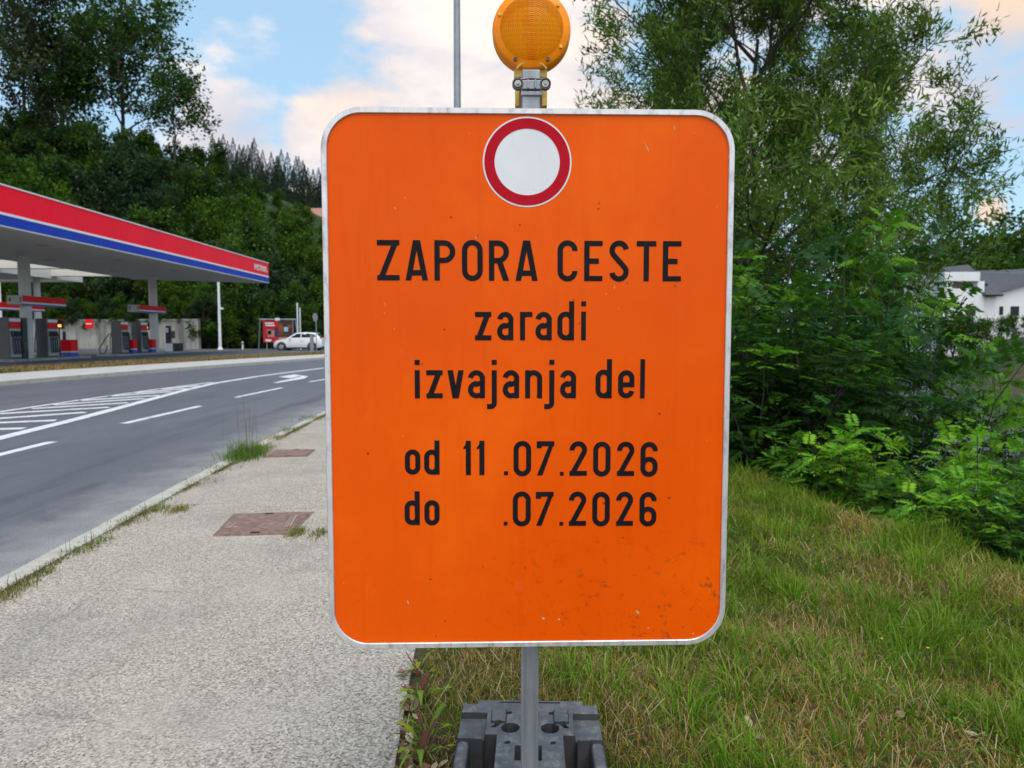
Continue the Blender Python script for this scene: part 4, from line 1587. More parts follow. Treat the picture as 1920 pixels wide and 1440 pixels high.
# white hatchback
def car():
    b0 = atY(563.5, 658, 58.0)
    t = thing('parked_car', 'white hatchback beside the billboard, partly behind the sign', 'car', (b0[0], 58.0, -0.04))
    # side profile, nose towards -x
    stations = [(-1.97, 0.30, 0.58, 0.62), (-1.9, 0.22, 0.70, 0.74), (-1.6, 0.20, 0.82, 0.82), (-1.05, 0.19, 0.92, 0.86), (-0.4, 0.19, 0.97, 0.87), (0.5, 0.19, 0.99, 0.87),
                (1.3, 0.19, 1.02, 0.86), (1.75, 0.24, 1.03, 0.82), (1.93, 0.34, 0.98, 0.76)]
    o = MB()
    sec = []
    for x, zb, zt_, hw in stations:
        zm = zb + (zt_ - zb) * 0.62
        sec.append([(x, -hw * 0.93, zb), (x, -hw, zb + 0.12), (x, -hw, zm), (x, -hw * 0.92, zt_), (x, hw * 0.92, zt_), (x, hw, zm), (x, hw, zb + 0.12), (x, hw * 0.93, zb)])
    vs = [p for s in sec for p in s]
    fs = []
    for i in range(len(sec) - 1):
        for j in range(8):
            fs.append((i * 8 + j, i * 8 + (j + 1) % 8, (i + 1) * 8 + (j + 1) % 8, (i + 1) * 8 + j))
    fs += [tuple(range(8)), tuple(range(len(vs) - 8, len(vs)))]
    o.add(vs, fs)
    body = o.build('body', M_carwhite, t, smooth=True, angle=50)
    # cabin
    o = MB()
    lo = [(-0.85, 0.94), (1.80, 1.0)]
    base = [(-0.95, -0.78, 0.93), (1.82, -0.76, 1.0), (1.82, 0.76, 1.0), (-0.95, 0.78, 0.93)]
    topv = [(-0.15, -0.58, 1.43), (0.65, -0.6, 1.47), (1.38, -0.57, 1.42), (1.38, 0.57, 1.42), (0.65, 0.6, 1.47), (-0.15, 0.58, 1.43)]
    mid = [(0.65, -0.77, 0.98), (0.65, 0.77, 0.98)]
    vs = [base[0], mid[0], base[1], base[2], mid[1], base[3]] + topv
    o.add(vs, [(0, 1, 7, 6), (1, 2, 8, 7), (2, 3, 9, 8), (3, 4, 10, 9), (4, 5, 11, 10), (5, 0, 6, 11), (6, 7, 10, 11), (7, 8, 9, 10)])
    o.build('cabin', M_carwhite, t, bevel=0.05, smooth=True)

    def pane(pts, nm):
        MB().add(pts, [tuple(range(len(pts)))]).build(nm, M_glass, t)
    def cab(x, z, s):
        k_ = (z - 0.96) / (1.45 - 0.96)
        return (x, s * (0.785 - 0.18 * k_), z)
    for s in (-1, 1):
        pane([cab(-0.62, 1.03, s), cab(0.25, 1.04, s), cab(0.25, 1.37, s), cab(-0.05, 1.36, s)], 'side_window')
        pane([cab(0.31, 1.04, s), cab(1.05, 1.06, s), cab(1.05, 1.36, s), cab(0.31, 1.38, s)], 'side_window')
        pane([cab(1.11, 1.08, s), cab(1.50, 1.12, s), cab(1.28, 1.34, s), cab(1.11, 1.35, s)], 'side_window')
    pane([(-0.93, -0.66, 0.99), (-0.93, 0.66, 0.99), (-0.22, 0.52, 1.42), (-0.22, -0.52, 1.42)], 'windscreen')
    pane([(1.82, -0.62, 1.06), (1.82, 0.62, 1.06), (1.47, 0.5, 1.38), (1.47, -0.5, 1.38)], 'rear_window')
    for x in (-1.27, 1.18):
        for s in (-1, 1):
            wtt = MB()
            wtt.lathe_y([(0.18, -0.1), (0.30, -0.1), (0.32, -0.06), (0.32, 0.06), (0.30, 0.1), (0.18, 0.1)], 28, (x, s * 0.78, 0.32))
            w_ = wtt.build('wheel', M_tyre, t, smooth=True)
            q = MB()
            q.lathe_y([(0.001, 0.105 * s), (0.06, 0.11 * s), (0.17, 0.09 * s), (0.20, 0.102 * s)], 20, (x, s * 0.78, 0.32))
            q.build('rim', M_rim, w_)
            a_ = MB()
            a_.lathe_y([(0.32, 0.0), (0.385, 0.0)], 28, (x, s * 0.882, 0.33))
            a_.build('wheel_arch', M_pumpdark, t)
    for s in (-1, 1):
        MB().box((-1.83, s * 0.62, 0.68), (0.16, 0.24, 0.13)).build('headlight', M_pumpsilver, t, bevel=0.03)
        MB().box((1.83, s * 0.64, 0.95), (0.14, 0.2, 0.2)).build('tail_light', M_pred, t, bevel=0.03)
        MB().box((-0.55, s * 0.93, 1.0), (0.14, 0.16, 0.12)).build('mirror', M_carwhite, t, bevel=0.03)
        MB().box((0.35, s * 0.875, 0.80), (0.16, 0.03, 0.03)).build('door_handle', M_pumpsilver, t)
    MB().b2((-1.2, -0.875, 0.2), (1.1, 0.875, 0.27)).build('sill', M_pumpdark, t)


car()

# poles and posts round the billboard
for (pxx, ytop, Y, r, lab) in ((559.0, 568, 60.0, 0.055, 'taller of two thin white poles behind the white car'), (563.8, 577, 60.5, 0.05, 'shorter of two thin white poles behind the white car')):
    b = atY(pxx, 655, Y)
    tp = atY(pxx, ytop, Y)
    t = thing('pole', lab, 'pole', (b[0], Y, -0.06), group='pair of white poles')
    MB().tube([(0, 0, 0), (0, 0, tp[2])], r, 10).build('shaft', M_polewhite, t, smooth=True)
    MB().tube([(0, 0, tp[2]), (0, 0, tp[2] + 0.06)], r * 1.3, 10).build('cap', M_polewhite, t)
b = atY(590, 656, 55.5)
t = thing('traffic_sign', 'round traffic sign seen edge on above the white car', 'traffic sign', (b[0] + 0.15, 55.5, -0.05), R(12))
MB().tube([(0, 0, 0), (0, 0, 2.95)], 0.035, 8).build('post', M_pole, t)
o = MB()
for i in range(1):
    o.lathe_y([(0.001, -0.012), (0.33, -0.012), (0.33, 0.012), (0.001, 0.012)], 28)
pl = o.build('plate', M_pumpsilver, t)
pl.location = (-0.06, 0, 2.62)
pl.rotation_euler = (0, 0, R(62))
b = atY(585, 656, 54.5)
t = thing('roadside_cabinet', 'narrow grey post cabinet standing before the white car', 'cabinet', (b[0], 54.5, -0.03))
MB().b2((-0.12, -0.1, 0), (0.12, 0.1, 1.28)).build('body', M_pole, t, bevel=0.015)
MB().b2((-0.14, -0.12, 1.282), (0.14, 0.12, 1.33)).build('cap', M_pole, t, bevel=0.01)
b = atY(455, 648, 61.5)
t = thing('marker_post', 'small white marker post at the foot of the hedge', 'marker post', (b[0], 61.5, -0.2))
MB().b2((-0.06, -0.05, 0), (0.06, 0.05, 0.85)).build('shaft', M_polewhite, t, bevel=0.01)
MB().b2((-0.065, -0.055, 0.6), (0.065, -0.051, 0.72)).build('dark_band', M_pumpdark, t)
b = atY(5, 660, 58)
t = thing('light_mast', 'thin white mast behind the pumps at the left edge', 'mast', (b[0], 58, -0.05))
MB().tube([(0, 0, 0), (0, 0, 7.0)], [0.1, 0.08], 12).build('pole', M_polewhite, t, smooth=True)
MB().tube([(0, 0, 0), (0, 0, 0.22)], [0.2, 0.13], 12).build('foot', M_polewhite, t, smooth=True)
KEEP = True


# ------------------------------------------------------------------ white houses over the river
def house(px0, px1, py_base, Y):
    pass


def houses():
    Y = 88.0
    u = Y / F
    a = atY(1768, 605, Y)
    hz = lambda py: atY(1800, py, Y)[2]
    hx_ = lambda px: atY(px, 600, Y)[0] - a[0]
    zg = float(ground_z(a[0] + 4, Y)) - 0.5
    t = thing('white_house', 'modern white house with slate roofs across the river, left one', 'house', (a[0], Y, zg))
    H = lambda py: hz(py) - zg
    o = MB()
    o.b2((hx_(1768), 0, 0), (hx_(1843), 9, H(541)))
    o.b2((hx_(1843.2), 0.4, 0), (hx_(1873), 9, H(553)))
    o.b2((hx_(1768), 0, H(541) + 0.002), (hx_(1784), 9, H(527)))
    o.b2((hx_(1784.2), 3.0, H(541) + 0.002), (hx_(1830), 9, H(527)))
    o.b2((hx_(1830.2), 0, H(541) + 0.002), (hx_(1843), 9, H(527)))
    o.b2((hx_(1766), -0.2, H(527) + 0.002), (hx_(1832), 9, H(510)))
    o.build('wall', M_housewhite, t)
    o = MB()
    x0_, x1_, x2_ = hx_(1816), hx_(1841), hx_(1874)
    o.add([(x1_, -0.6, H(553)), (x2_, -0.6, H(553)), (hx_(1869), 6.0, H(487)), (x0_, 6.0, H(493)),
           (x1_, -0.4, H(556)), (x2_, -0.4, H(556)), (hx_(1869), 6.2, H(491)), (x0_, 6.2, H(497))],
          [(0, 1, 2, 3), (7, 6, 5, 4), (0, 4, 5, 1), (1, 5, 6, 2), (2, 6, 7, 3), (3, 7, 4, 0)])
    rf = o.build('roof', M_slate, t)
    o = MB()
    yq = 1.9
    o.add([(hx_(1850), 1.2, H(534)), (hx_(1861), 1.2, H(534)), (hx_(1861), 2.3, H(524)), (hx_(1850), 2.3, H(524)),
           (hx_(1850), 1.1, H(535.5) + 0.3), (hx_(1861), 1.1, H(535.5) + 0.3), (hx_(1861), 2.2, H(525.5) + 0.3), (hx_(1850), 2.2, H(525.5) + 0.3)],
          [(4, 5, 6, 7), (0, 1, 5, 4), (1, 2, 6, 5), (2, 3, 7, 6), (3, 0, 4, 7)])
    o.build('skylight', M_glass, rf)
    for (a0, a1, b0_, b1_) in ((1811, 1828, 592, 573), (1878, 1888, 590, 575)):
        if a0 < 1870:
            MB().b2((hx_(a0), -0.05, H(b0_)), (hx_(a1), 0.0, H(b1_))).build('window', M_glass, t)
    MB().b2((hx_(1786), 2.9, H(541) + 0.1), (hx_(1829), 2.98, H(528))).build('terrace_window', M_soffit, t)
    # right-hand house
    a2 = atY(1874, 605, Y)
    t2 = thing('white_house', 'white gabled house with a broad slate roof at the right edge', 'house', (a2[0], Y + 0.6, zg))
    k_ = lambda px: atY(px, 600, Y)[0] - a2[0]
    o = MB()
    xr = k_(1990)
    o.add([(0.05, 0, 0), (xr, 0, 0), (xr, 0, H(520)), (0.05, 0, H(548)), (0.05, 9, 0), (xr, 9, 0), (xr, 9, H(520)), (0.05, 9, H(548))],
          [(0, 1, 2, 3), (5, 4, 7, 6), (4, 0, 3, 7), (1, 5, 6, 2), (3, 2, 6, 7)])
    o.build('wall', M_housewhite, t2)
    o = MB()
    o.add([(0.0, -0.5, H(549)), (xr, -0.5, H(516)), (xr, 5, H(499)), (-0.1, 5, H(503)), (0.0, -0.4, H(545)), (xr, -0.4, H(512)), (xr, 5, H(496)), (-0.1, 5, H(500))],
          [(3, 2, 1, 0), (4, 5, 6, 7), (0, 1, 5, 4), (1, 2, 6, 5), (2, 3, 7, 6), (3, 0, 4, 7)])
    o.build('roof', M_slate, t2)
    MB().b2((k_(1879), -0.05, H(590)), (k_(1886), 0.0, H(574))).build('window', M_glass, t2)
    MB().b2((k_(1900), -0.05, H(592)), (k_(1916), 0.0, H(574))).build('window', M_glass, t2)


houses()
rb = atY(584, 398, 140)
t = thing('hillside_house', 'house with a clay red roof glimpsed above the wooded hill', 'house', (rb[0] - 2, 140, rb[2] - 7))
MB().b2((-4, 0, 0), (4, 7, 6)).build('wall', M_housewhite, t)
o = MB()
o.add([(-4.6, -0.6, 5.8), (4.6, -0.6, 5.8), (4.6, 3.5, 8.4), (-4.6, 3.5, 8.4), (-4.6, 7.6, 5.8), (4.6, 7.6, 5.8)], [(0, 1, 2, 3), (3, 2, 5, 4), (0, 3, 4), (1, 5, 2), (0, 4, 5, 1)])
o.build('roof', M_redroof, t)


# ------------------------------------------------------------------ trees
def skeleton(rng, H, trunk_r, n_limb, spread, up=0.35, levels=3, trunk_frac=0.45, wob=0.25, kids=(5, 4), ratio=0.55, lean=0.0, start=0.25):
    tubes, tips = [], []

    def grow(p, d, L, r, lvl):
        nseg = 4
        pts, rad = [p.copy()], [r]
        q = p.copy()
        dd = d.copy()
        for i in range(nseg):
            dd = dd + rng.normal(0, wob, 3) * 0.5 + np.array([0, 0, up * 0.25])
            dd /= np.linalg.norm(dd)
            q = q + dd * L / nseg
            pts.append(q.copy())
            rad.append(r * (1 - 0.75 * (i + 1) / nseg))
        tubes.append((pts, rad, lvl))
        if lvl >= levels:
            tips.append((pts, dd))
            return
        nk = kids[min(lvl - 1, len(kids) - 1)] + rng.randint(0, 2)
        for j in range(nk):
            f = 0.3 + 0.7 * (j + 0.6 * rng.rand()) / nk
            idx = min(int(f * nseg), nseg - 1)
            base = pts[idx] + (pts[idx + 1] - pts[idx]) * (f * nseg - idx)
            side = rng.normal(0, 1, 3)
            side -= dd * np.dot(side, dd)
            side /= np.linalg.norm(side)
            nd = dd * rng.uniform(0.4, 0.8) + side * rng.uniform(0.6, 1.0)
            nd /= np.linalg.norm(nd)
            grow(base, nd, L * ratio * rng.uniform(0.75, 1.2), r * 0.45, lvl + 1)

    pts, rad = [], []
    q = np.array([0.0, 0, -0.3])
    nt = 7
    for i in range(nt + 1):
        pts.append(q.copy())
        rad.append(trunk_r * (1 - 0.8 * i / nt))
        q = q + np.array([rng.normal(0, 0.03) * H / nt * 2 + lean * H / nt, rng.normal(0, 0.03) * H / nt * 2, H * 0.92 / nt])
    tubes.append((pts, rad, 0))
    for j in range(n_limb):
        f = start + (1 - start) * j / n_limb
        idx = min(int(f * nt), nt - 1)
        base = pts[idx] + (pts[idx + 1] - pts[idx]) * (f * nt - idx)
        a = j * 2.4 + rng.uniform(-0.4, 0.4)
        el = rng.uniform(0.25, 0.7) + f * 0.4
        d = np.array([math.cos(a) * math.cos(el), math.sin(a) * math.cos(el), math.sin(el)])
        grow(base, d, spread * (1.15 - 0.6 * abs(f - 0.45)) * rng.uniform(0.8, 1.15), trunk_r * 0.42 * (1.1 - 0.5 * f), 1)
    return tubes, tips


def tree(name, label, cat, seed, group=None, leaves=6, leaf=(0.35, 0.2), colors=((0.05, 0.10, 0.02),), jitter=0.5, min_lvl=3, droop=0.0, tubes_max=3, lumvar=0.25, **kw):
    rng = np.random.RandomState(seed)
    tubes, tips = skeleton(rng, **kw)
    t = thing(name, label, cat, group=group)
    o = MB()
    for pts, rad, lvl in tubes:
        if lvl <= tubes_max:
            o.tube(pts, [max(r, 0.006) for r in rad], 7 if lvl == 0 else 5 if lvl < 2 else 3, cap=False)
    o.build('trunk', M_bark, t, smooth=True)
    P, A, C = [], [], []
    colors = np.array(colors)
    for pts, dd in tips:
        pts = np.array(pts)
        n = max(1, int(leaves * rng.uniform(0.6, 1.4)))
        f = rng.uniform(0.1, 1.0, n) * (len(pts) - 1)
        i = np.minimum(f.astype(int), len(pts) - 2)
        p = pts[i] + (pts[i + 1] - pts[i]) * (f - i)[:, None]
        p = p + rng.normal(0, jitter, (n, 3))
        a = np.tile(dd, (n, 1)) * 0.7 + rng.normal(0, 0.6, (n, 3))
        a[:, 2] -= droop
        c = colors[rng.randint(len(colors))] * rng.uniform(0.8, 1.25)
        P.append(p)
        A.append(a)
        C.append(np.clip(c[None] * (1 + rng.normal(0, lumvar, (n, 1))), 0.004, 0.6))
    P, A, C = np.concatenate(P), np.concatenate(A), np.concatenate(C)
    n = len(P)
    N = rng.normal(0, 1, (n, 3)) + np.array([0, 0, 1.5])
    V, Fc = leaf_quads(P, A, N, leaf[0] * rng.uniform(0.7, 1.3, n), leaf[1] * rng.uniform(0.7, 1.3, n))
    npmesh('crown', V, Fc, M_leaf, t, np.repeat(C, 4, 0))
    return remember(t)


DK = ((0.034, 0.074, 0.016), (0.044, 0.092, 0.014), (0.028, 0.062, 0.019), (0.056, 0.106, 0.015))
LG = ((0.045, 0.100, 0.010), (0.056, 0.112, 0.012), (0.036, 0.082, 0.010))
WG = ((0.085, 0.150, 0.028), (0.105, 0.175, 0.032), (0.065, 0.122, 0.024), (0.135, 0.200, 0.048))

hill_group = 'trees of the wooded hillside behind the station'
hill_kinds = [
    ('broadleaf_tree', dict(seed=1, leaves=40, leaf=(0.50, 0.32), colors=DK, jitter=0.30, H=11, trunk_r=0.22, n_limb=10, spread=4.0, levels=3, kids=(4, 3))),
    ('broadleaf_tree', dict(seed=2, leaves=40, leaf=(0.50, 0.32), colors=DK, jitter=0.35, H=13, trunk_r=0.25, n_limb=11, spread=4.6, levels=3, kids=(4, 3))),
    ('broadleaf_tree', dict(seed=3, leaves=34, leaf=(0.45, 0.30), colors=LG, jitter=0.36, H=9, trunk_r=0.2, n_limb=10, spread=3.8, levels=3, kids=(4, 3), start=0.12)),
    ('broadleaf_tree', dict(seed=4, leaves=34, leaf=(0.50, 0.30), colors=DK + LG, jitter=0.38, H=12, trunk_r=0.22, n_limb=11, spread=4.2, levels=3, kids=(4, 3), start=0.15)),
    ('broadleaf_tree', dict(seed=6, leaves=38, leaf=(0.48, 0.32), colors=((0.020, 0.045, 0.020), (0.028, 0.056, 0.022)), jitter=0.36, H=12, trunk_r=0.22, n_limb=9, spread=4.4, levels=3, kids=(4, 3))),
    ('broadleaf_tree', dict(seed=8, leaves=36, leaf=(0.46, 0.30), colors=((0.058, 0.102, 0.010), (0.046, 0.088, 0.010)), jitter=0.34, H=11, trunk_r=0.22, n_limb=10, spread=4.2, levels=3, kids=(4, 3), start=0.15)),
]
HILL = [tree(nm, 'x', 'tree', group=hill_group, **kw) for nm, kw in hill_kinds]

rr = np.random.RandomState(5)
spots = []


def label_for(x, y, kind):
    if y < 72:
        return 'low leafy tree at the front foot of the wooded hillside' if kind not in (2, 5) else 'bright green bushy tree at the front foot of the hillside'
    if y < 84:
        return 'dark leafy tree midway up the wooded hillside' if kind not in (2, 5) else 'bright green tree midway up the wooded hillside'
    return 'leafy tree high on the crest of the wooded hill' if kind not in (2, 5) else 'bright green tree high on the crest of the hill'


def crown_top(src):
    return max(v.co.z for ch in KIDS[src.name] for v in ch.data.vertices)


SKY_LINE = [(-400, 170), (0, 200), (200, 222), (330, 235), (390, 250), (468, 308), (517, 345), (581, 375), (700, 410)]


def skyline(px):
    for (a, b), (c, d) in zip(SKY_LINE[:-1], SKY_LINE[1:]):
        if a <= px <= c:
            return b + (d - b) * (px - a) / (c - a)
    return 400


def put(src, x, y, s, dz=0.0, rz=None, label=None, used=set()):
    z = float(ground_z(x, y)) + dz
    rz = rr.uniform(0, 6.28) if rz is None else rz
    sc3 = (s * rr.uniform(0.9, 1.1), s * rr.uniform(0.9, 1.1), s)
    if src.name not in used:
        used.add(src.name)
        o = src
        o.location = (x, y, z)
        o.rotation_euler = (0, 0, rz)
        o.scale = sc3
        if label:
            o['label'] = label
        return o
    return copy_tree(src, label=label, loc=(x, y, z), rz=rz, scale=sc3)


TOPS = {h.name: crown_top(h) for h in HILL}
# a ragged grid of trees over the hillside
for row, (y, step) in enumerate(((68.5, 3.6), (72.5, 4.2), (77.5, 4.8), (83, 5.2), (89.5, 5.8), (97, 6.5))):
    x = -70 - row * 8 + rr.uniform(0, 3)
    while x < -3 - 0.0 * row:
        kx = rr.choice([0, 1, 3, 5, 2, 4] if x < -44 or x > -36 else [0, 1, 4, 4])
        if x > -34 and rr.rand() < 0.40:
            kx = rr.choice([2, 5])
        s = rr.uniform(0.75, 1.1) * (0.62 if row == 0 else 0.72 if row == 1 else 0.85)
        if x > -24:
            s *= 0.85
        yy = y + rr.uniform(-1.3, 1.3)
        xx = x + rr.uniform(-0.8, 0.8)
        xpix = 960 + F * xx / yy
        if xpix < 650 and xpix > -150:
            zmax = atY(xpix, skyline(xpix) + rr.uniform(0, 26), yy)[2]
            smax = (zmax - float(ground_z(xx, yy))) / TOPS[HILL[kx].name]
            if smax < 0.3:
                continue
            s = min(s, smax)
            put(HILL[kx], xx, yy, s, label=label_for(xx, yy, kx))
        x += step * rr.uniform(0.8, 1.15)

# bushes closing the foot of the wood beside the wall
for i, px in enumerate(range(372, 660, 17)):
    p = atY(px + rr.uniform(-4, 4), 640, 65.5 + rr.uniform(-0.6, 1.2))
    put(HILL[(2, 3, 0)[i % 3]], p[0], p[1], rr.uniform(0.28, 0.45), dz=-0.35, label='low leafy bush at the foot of the wood, right of the concrete wall')

for i, px in enumerate(range(66, 385, 15)):
    yw = 66.5 - 3.0 * (px - 60) / 312 + rr.uniform(0.2, 0.8)
    p = atY(px + rr.uniform(-6, 6), 600, yw)
    put(HILL[(0, 4, 3, 5)[i % 4]], p[0], p[1], rr.uniform(0.15, 0.24), dz=rr.uniform(1.5, 2.1), label='small overhanging bush along the top of the concrete wall')

for i, (px, py) in enumerate(((-70, 200), (-10, 215), (45, 205), (95, 222), (150, 215), (190, 228))):
    p = atY(px, py, 85)
    kx = (0, 4, 1, 4, 0, 3)[i]
    put(HILL[kx], p[0], 85, (p[2] - float(ground_z(p[0], 85))) / TOPS[HILL[kx].name], label='dark full tree below the open crowned trees at the left end of the crest')

# bright bushes just over the canopy at the left edge
for (px, py, Y, s) in ((20, 300, 74, 0.95), (85, 320, 74.5, 0.8), (140, 365, 73, 0.7), (-40, 320, 73, 0.9)):
    p = atY(px, py, Y)
    zt_ = p[2]
    z0_ = float(ground_z(p[0], Y))
    s = max(0.4, (zt_ - z0_) / TOPS[HILL[2].name])
    put(HILL[2], p[0], Y, s, label='bright green bushy tree rising above the left end of the canopy')

# open-crowned trees on the crest
tA = tree('open_tree', 'tall open crowned tree with visible branches against the sky', 'tree', 21, leaves=32, leaf=(0.45, 0.32), colors=DK[:3], jitter=0.42,
          H=20, trunk_r=0.34, n_limb=16, spread=8.4, levels=3, kids=(5, 4), start=0.34, wob=0.3, up=0.25)
p = atY(225, 235, 92)
tA.location = (p[0], 92, p[2] - 7.0)
tA.rotation_euler = (0, 0, 0.6)
tB = tree('open_tree', 'tall dark tree with a thin crown at the left edge', 'tree', 27, leaves=24, leaf=(0.48, 0.30), colors=((0.030, 0.052, 0.026), (0.045, 0.06, 0.03)), jitter=0.45,
          H=23, trunk_r=0.30, n_limb=17, spread=6.4, levels=3, kids=(5, 4), start=0.3, wob=0.3, up=0.2)
p = atY(40, 235, 86)
tB.location = (p[0], 86, p[2] - 7.5)
tC = tree('open_tree', 'smaller open tree between the two tall crest trees', 'tree', 33, leaves=34, leaf=(0.45, 0.30), colors=DK[:3], jitter=0.45,
          H=15, trunk_r=0.22, n_limb=12, spread=4.6, levels=3, kids=(5, 4), start=0.3, wob=0.3)
p = atY(125, 235, 89)
tC.location = (p[0], 89, p[2] - 6.0)
tD = tree('open_tree', 'small open tree leaning out at the right end of the crest', 'tree', 39, leaves=20, leaf=(0.38, 0.26), colors=DK[:3], jitter=0.32,
          H=8.5, trunk_r=0.16, n_limb=10, spread=4.2, levels=3, kids=(4, 4), start=0.4, wob=0.3)
p = atY(325, 235, 90)
tD.location = (p[0], 90, p[2] - 4.4)


# far hill with conifers
def farhill(name, px_list, Y0, depth):
    pts = [atY(px, py, Y0) for px, py in px_list]
    vs, fs = [], []
    n = len(pts)
    for k_, (dy, f) in enumerate(((-140, 0.0), (-70, 0.5), (0, 1.0), (depth, 0.9), (depth * 2.2, 0.2))):
        for p in pts:
            vs.append((p[0], Y0 + dy, -2 + (p[2] + 2) * f))
    for a in range(4):
        for j in range(n - 1):
            fs.append((a * n + j, a * n + j + 1, (a + 1) * n + j + 1, (a + 1) * n + j))
    return MB().add(vs, fs).build(name, M_farhill, smooth=True)


M_farhill = simple('far_hill_ground', (0.010, 0.019, 0.013), 0.95, vs=0.08, va=0.4)
fh = [(150, 270), (300, 290), (430, 322), (500, 345), (560, 362), (640, 385), (760, 420), (900, 460), (1050, 520)]
FHY = 330.0
struct(farhill('far_hill', fh, FHY, 60))


def conifer(seed, H=16.0):
    rng = np.random.RandomState(seed)
    t = thing('conifer', 'x', 'tree', group='conifers on the far hill')
    MB().tube([(0, 0, -1), (0, 0, H * 0.95)], [0.25, 0.04], 6).build('trunk', M_bark, t)
    n = 1500
    f = rng.uniform(0.10, 1.0, n) ** 0.85
    rad = (1 - f) ** 0.9 * H * 0.23 * rng.uniform(0.35, 1.0, n) ** 0.5 * (1 + 0.25 * np.sin(f * 40))
    a = rng.uniform(0, 6.283, n)
    P = np.stack([rad * np.cos(a), rad * np.sin(a), f * H], 1)
    A = np.stack([np.cos(a), np.sin(a), rng.uniform(-0.5, 0.1, n)], 1)
    N = rng.normal(0, 0.5, (n, 3)) + np.array([0, 0, 1.0])
    C = np.array([0.034, 0.060, 0.046])[None] * rng.uniform(0.7, 1.4, (n, 1))  # needle green lightened to paint in distance haze
    V, Fc = leaf_quads(P, A, N, rng.uniform(0.5, 1.1, n) * (1.15 - f), rng.uniform(0.3, 0.6, n))
    npmesh('crown', V, Fc, M_leaf, t, np.repeat(C, 4, 0))
    return remember(t)


CON = [conifer(51), conifer(52, 18)]


def fh_z(px):
    for (a, b), (c, d) in zip(fh[:-1], fh[1:]):
        if a <= px <= c:
            return b + (d - b) * (px - a) / (c - a)
    return fh[-1][1]


usedc = set()
for px in np.concatenate([np.arange(395, 640, 5.6), np.arange(640, 1040, 22.0)]):
    for q in range(5 if px < 640 else 3):
        pxx = px + rr.uniform(-3, 3)
        ridge = atY(pxx, fh_z(pxx), FHY)
        dy = -q * 20 + rr.uniform(-8, 8)
        f = 1 + dy / 140 * 1.0
        z = -2 + (ridge[2] + 2) * f
        s = rr.uniform(0.55, 1.05)
        src = CON[rr.randint(2)]
        lab = ['dark conifer along the skyline of the far hill', 'dark conifer just below the skyline of the far hill', 'dark conifer on the middle slope of the far hill', 'dark conifer on the lower slope of the far hill'][min(q, 3)]
        xw = ridge[0] * (1 + dy / FHY)
        if src.name not in usedc:
            usedc.add(src.name)
            src.location = (xw, FHY + dy, z - 1)
            src.scale = (s, s, s)
            src['label'] = lab
        else:
            copy_tree(src, label=lab, loc=(xw, FHY + dy, z - 1), rz=rr.uniform(0, 6), scale=s)

# trees behind and before the houses over the river
FB = [tree('riverside_tree', 'x', 'tree', 61, group='trees round the white houses', leaves=34, leaf=(0.6, 0.4), colors=DK, jitter=0.6, H=13, trunk_r=0.3, n_limb=10, spread=5.0, levels=3, kids=(4, 3), start=0.15),
      tree('riverside_tree', 'x', 'tree', 62, group='trees round the white houses', leaves=34, leaf=(0.6, 0.4), colors=LG + DK, jitter=0.6, H=10, trunk_r=0.3, n_limb=10, spread=4.6, levels=3, kids=(4, 3), start=0.1)]
for (px, py, Y, kx, lab) in ((1850, 400, 135, 0, 'dark round tree behind the white houses, nearest the sunset cloud'), (1885, 392, 140, 0, 'dark tall tree behind the slate roofs'), (1925, 385, 138, 0, 'dark tree behind the white houses at the right edge'),
                         (1960, 380, 132, 0, 'dark tree beyond the right edge'), (1815, 425, 140, 1, 'green tree left of the white houses'), (1775, 430, 132, 0, 'dark tree farther left of the white houses'), (1905, 455, 110, 1, 'mid green tree right behind the slate roof'), (1870, 462, 112, 1, 'mid green bushy tree close behind the slate roof'),
                         (1740, 455, 118, 1, 'green tree beyond the shrubs, left of the houses'), (1690, 440, 125, 0, 'dark tree far behind the willow'), (1600, 440, 130, 0, 'dark tree across the river behind the shrubs'), (1500, 450, 130, 0, 'dark tree across the river behind the willow trunk'), (1420, 450, 130, 1, 'green tree across the river near the sign edge'),
                         (1790, 575, 82, 1, 'pale green bush before the left white house'), (1840, 590, 80, 1, 'pale green bush below the skylight house'), (1890, 585, 79, 1, 'pale green bush before the gabled house'), (1935, 580, 78, 1, 'pale green bush at the right edge before the houses')):
    p = atY(px, py, Y)
    zg = float(ground_z(p[0], Y))
    s = max(0.15, (p[2] - zg) / crown_top(FB[kx]))
    s_ = min(s, 2.4)
    put(FB[kx], p[0], Y, s_, dz=0, label=lab)

# ------------------------------------------------------------------ willow
wl_ = tree('willow_tree', 'tall airy willow with narrow leaves right of the sign', 'tree', 71, leaves=41, leaf=(0.135, 0.029), colors=WG, jitter=0.07, droop=0.10, lumvar=0.22,
           H=10.5, trunk_r=0.15, n_limb=17, spread=3.7, levels=4, kids=(6, 6, 5), ratio=0.50, start=0.30, wob=0.32, up=0.55, tubes_max=3)
WX, WY = 4.25, 13.2
wl_.location = (WX, WY, float(ground_z(WX, WY)) + 0.1)
wl_.rotation_euler = (0, 0, 1.1)
wl_.scale = (0.96, 0.96, 1.0)


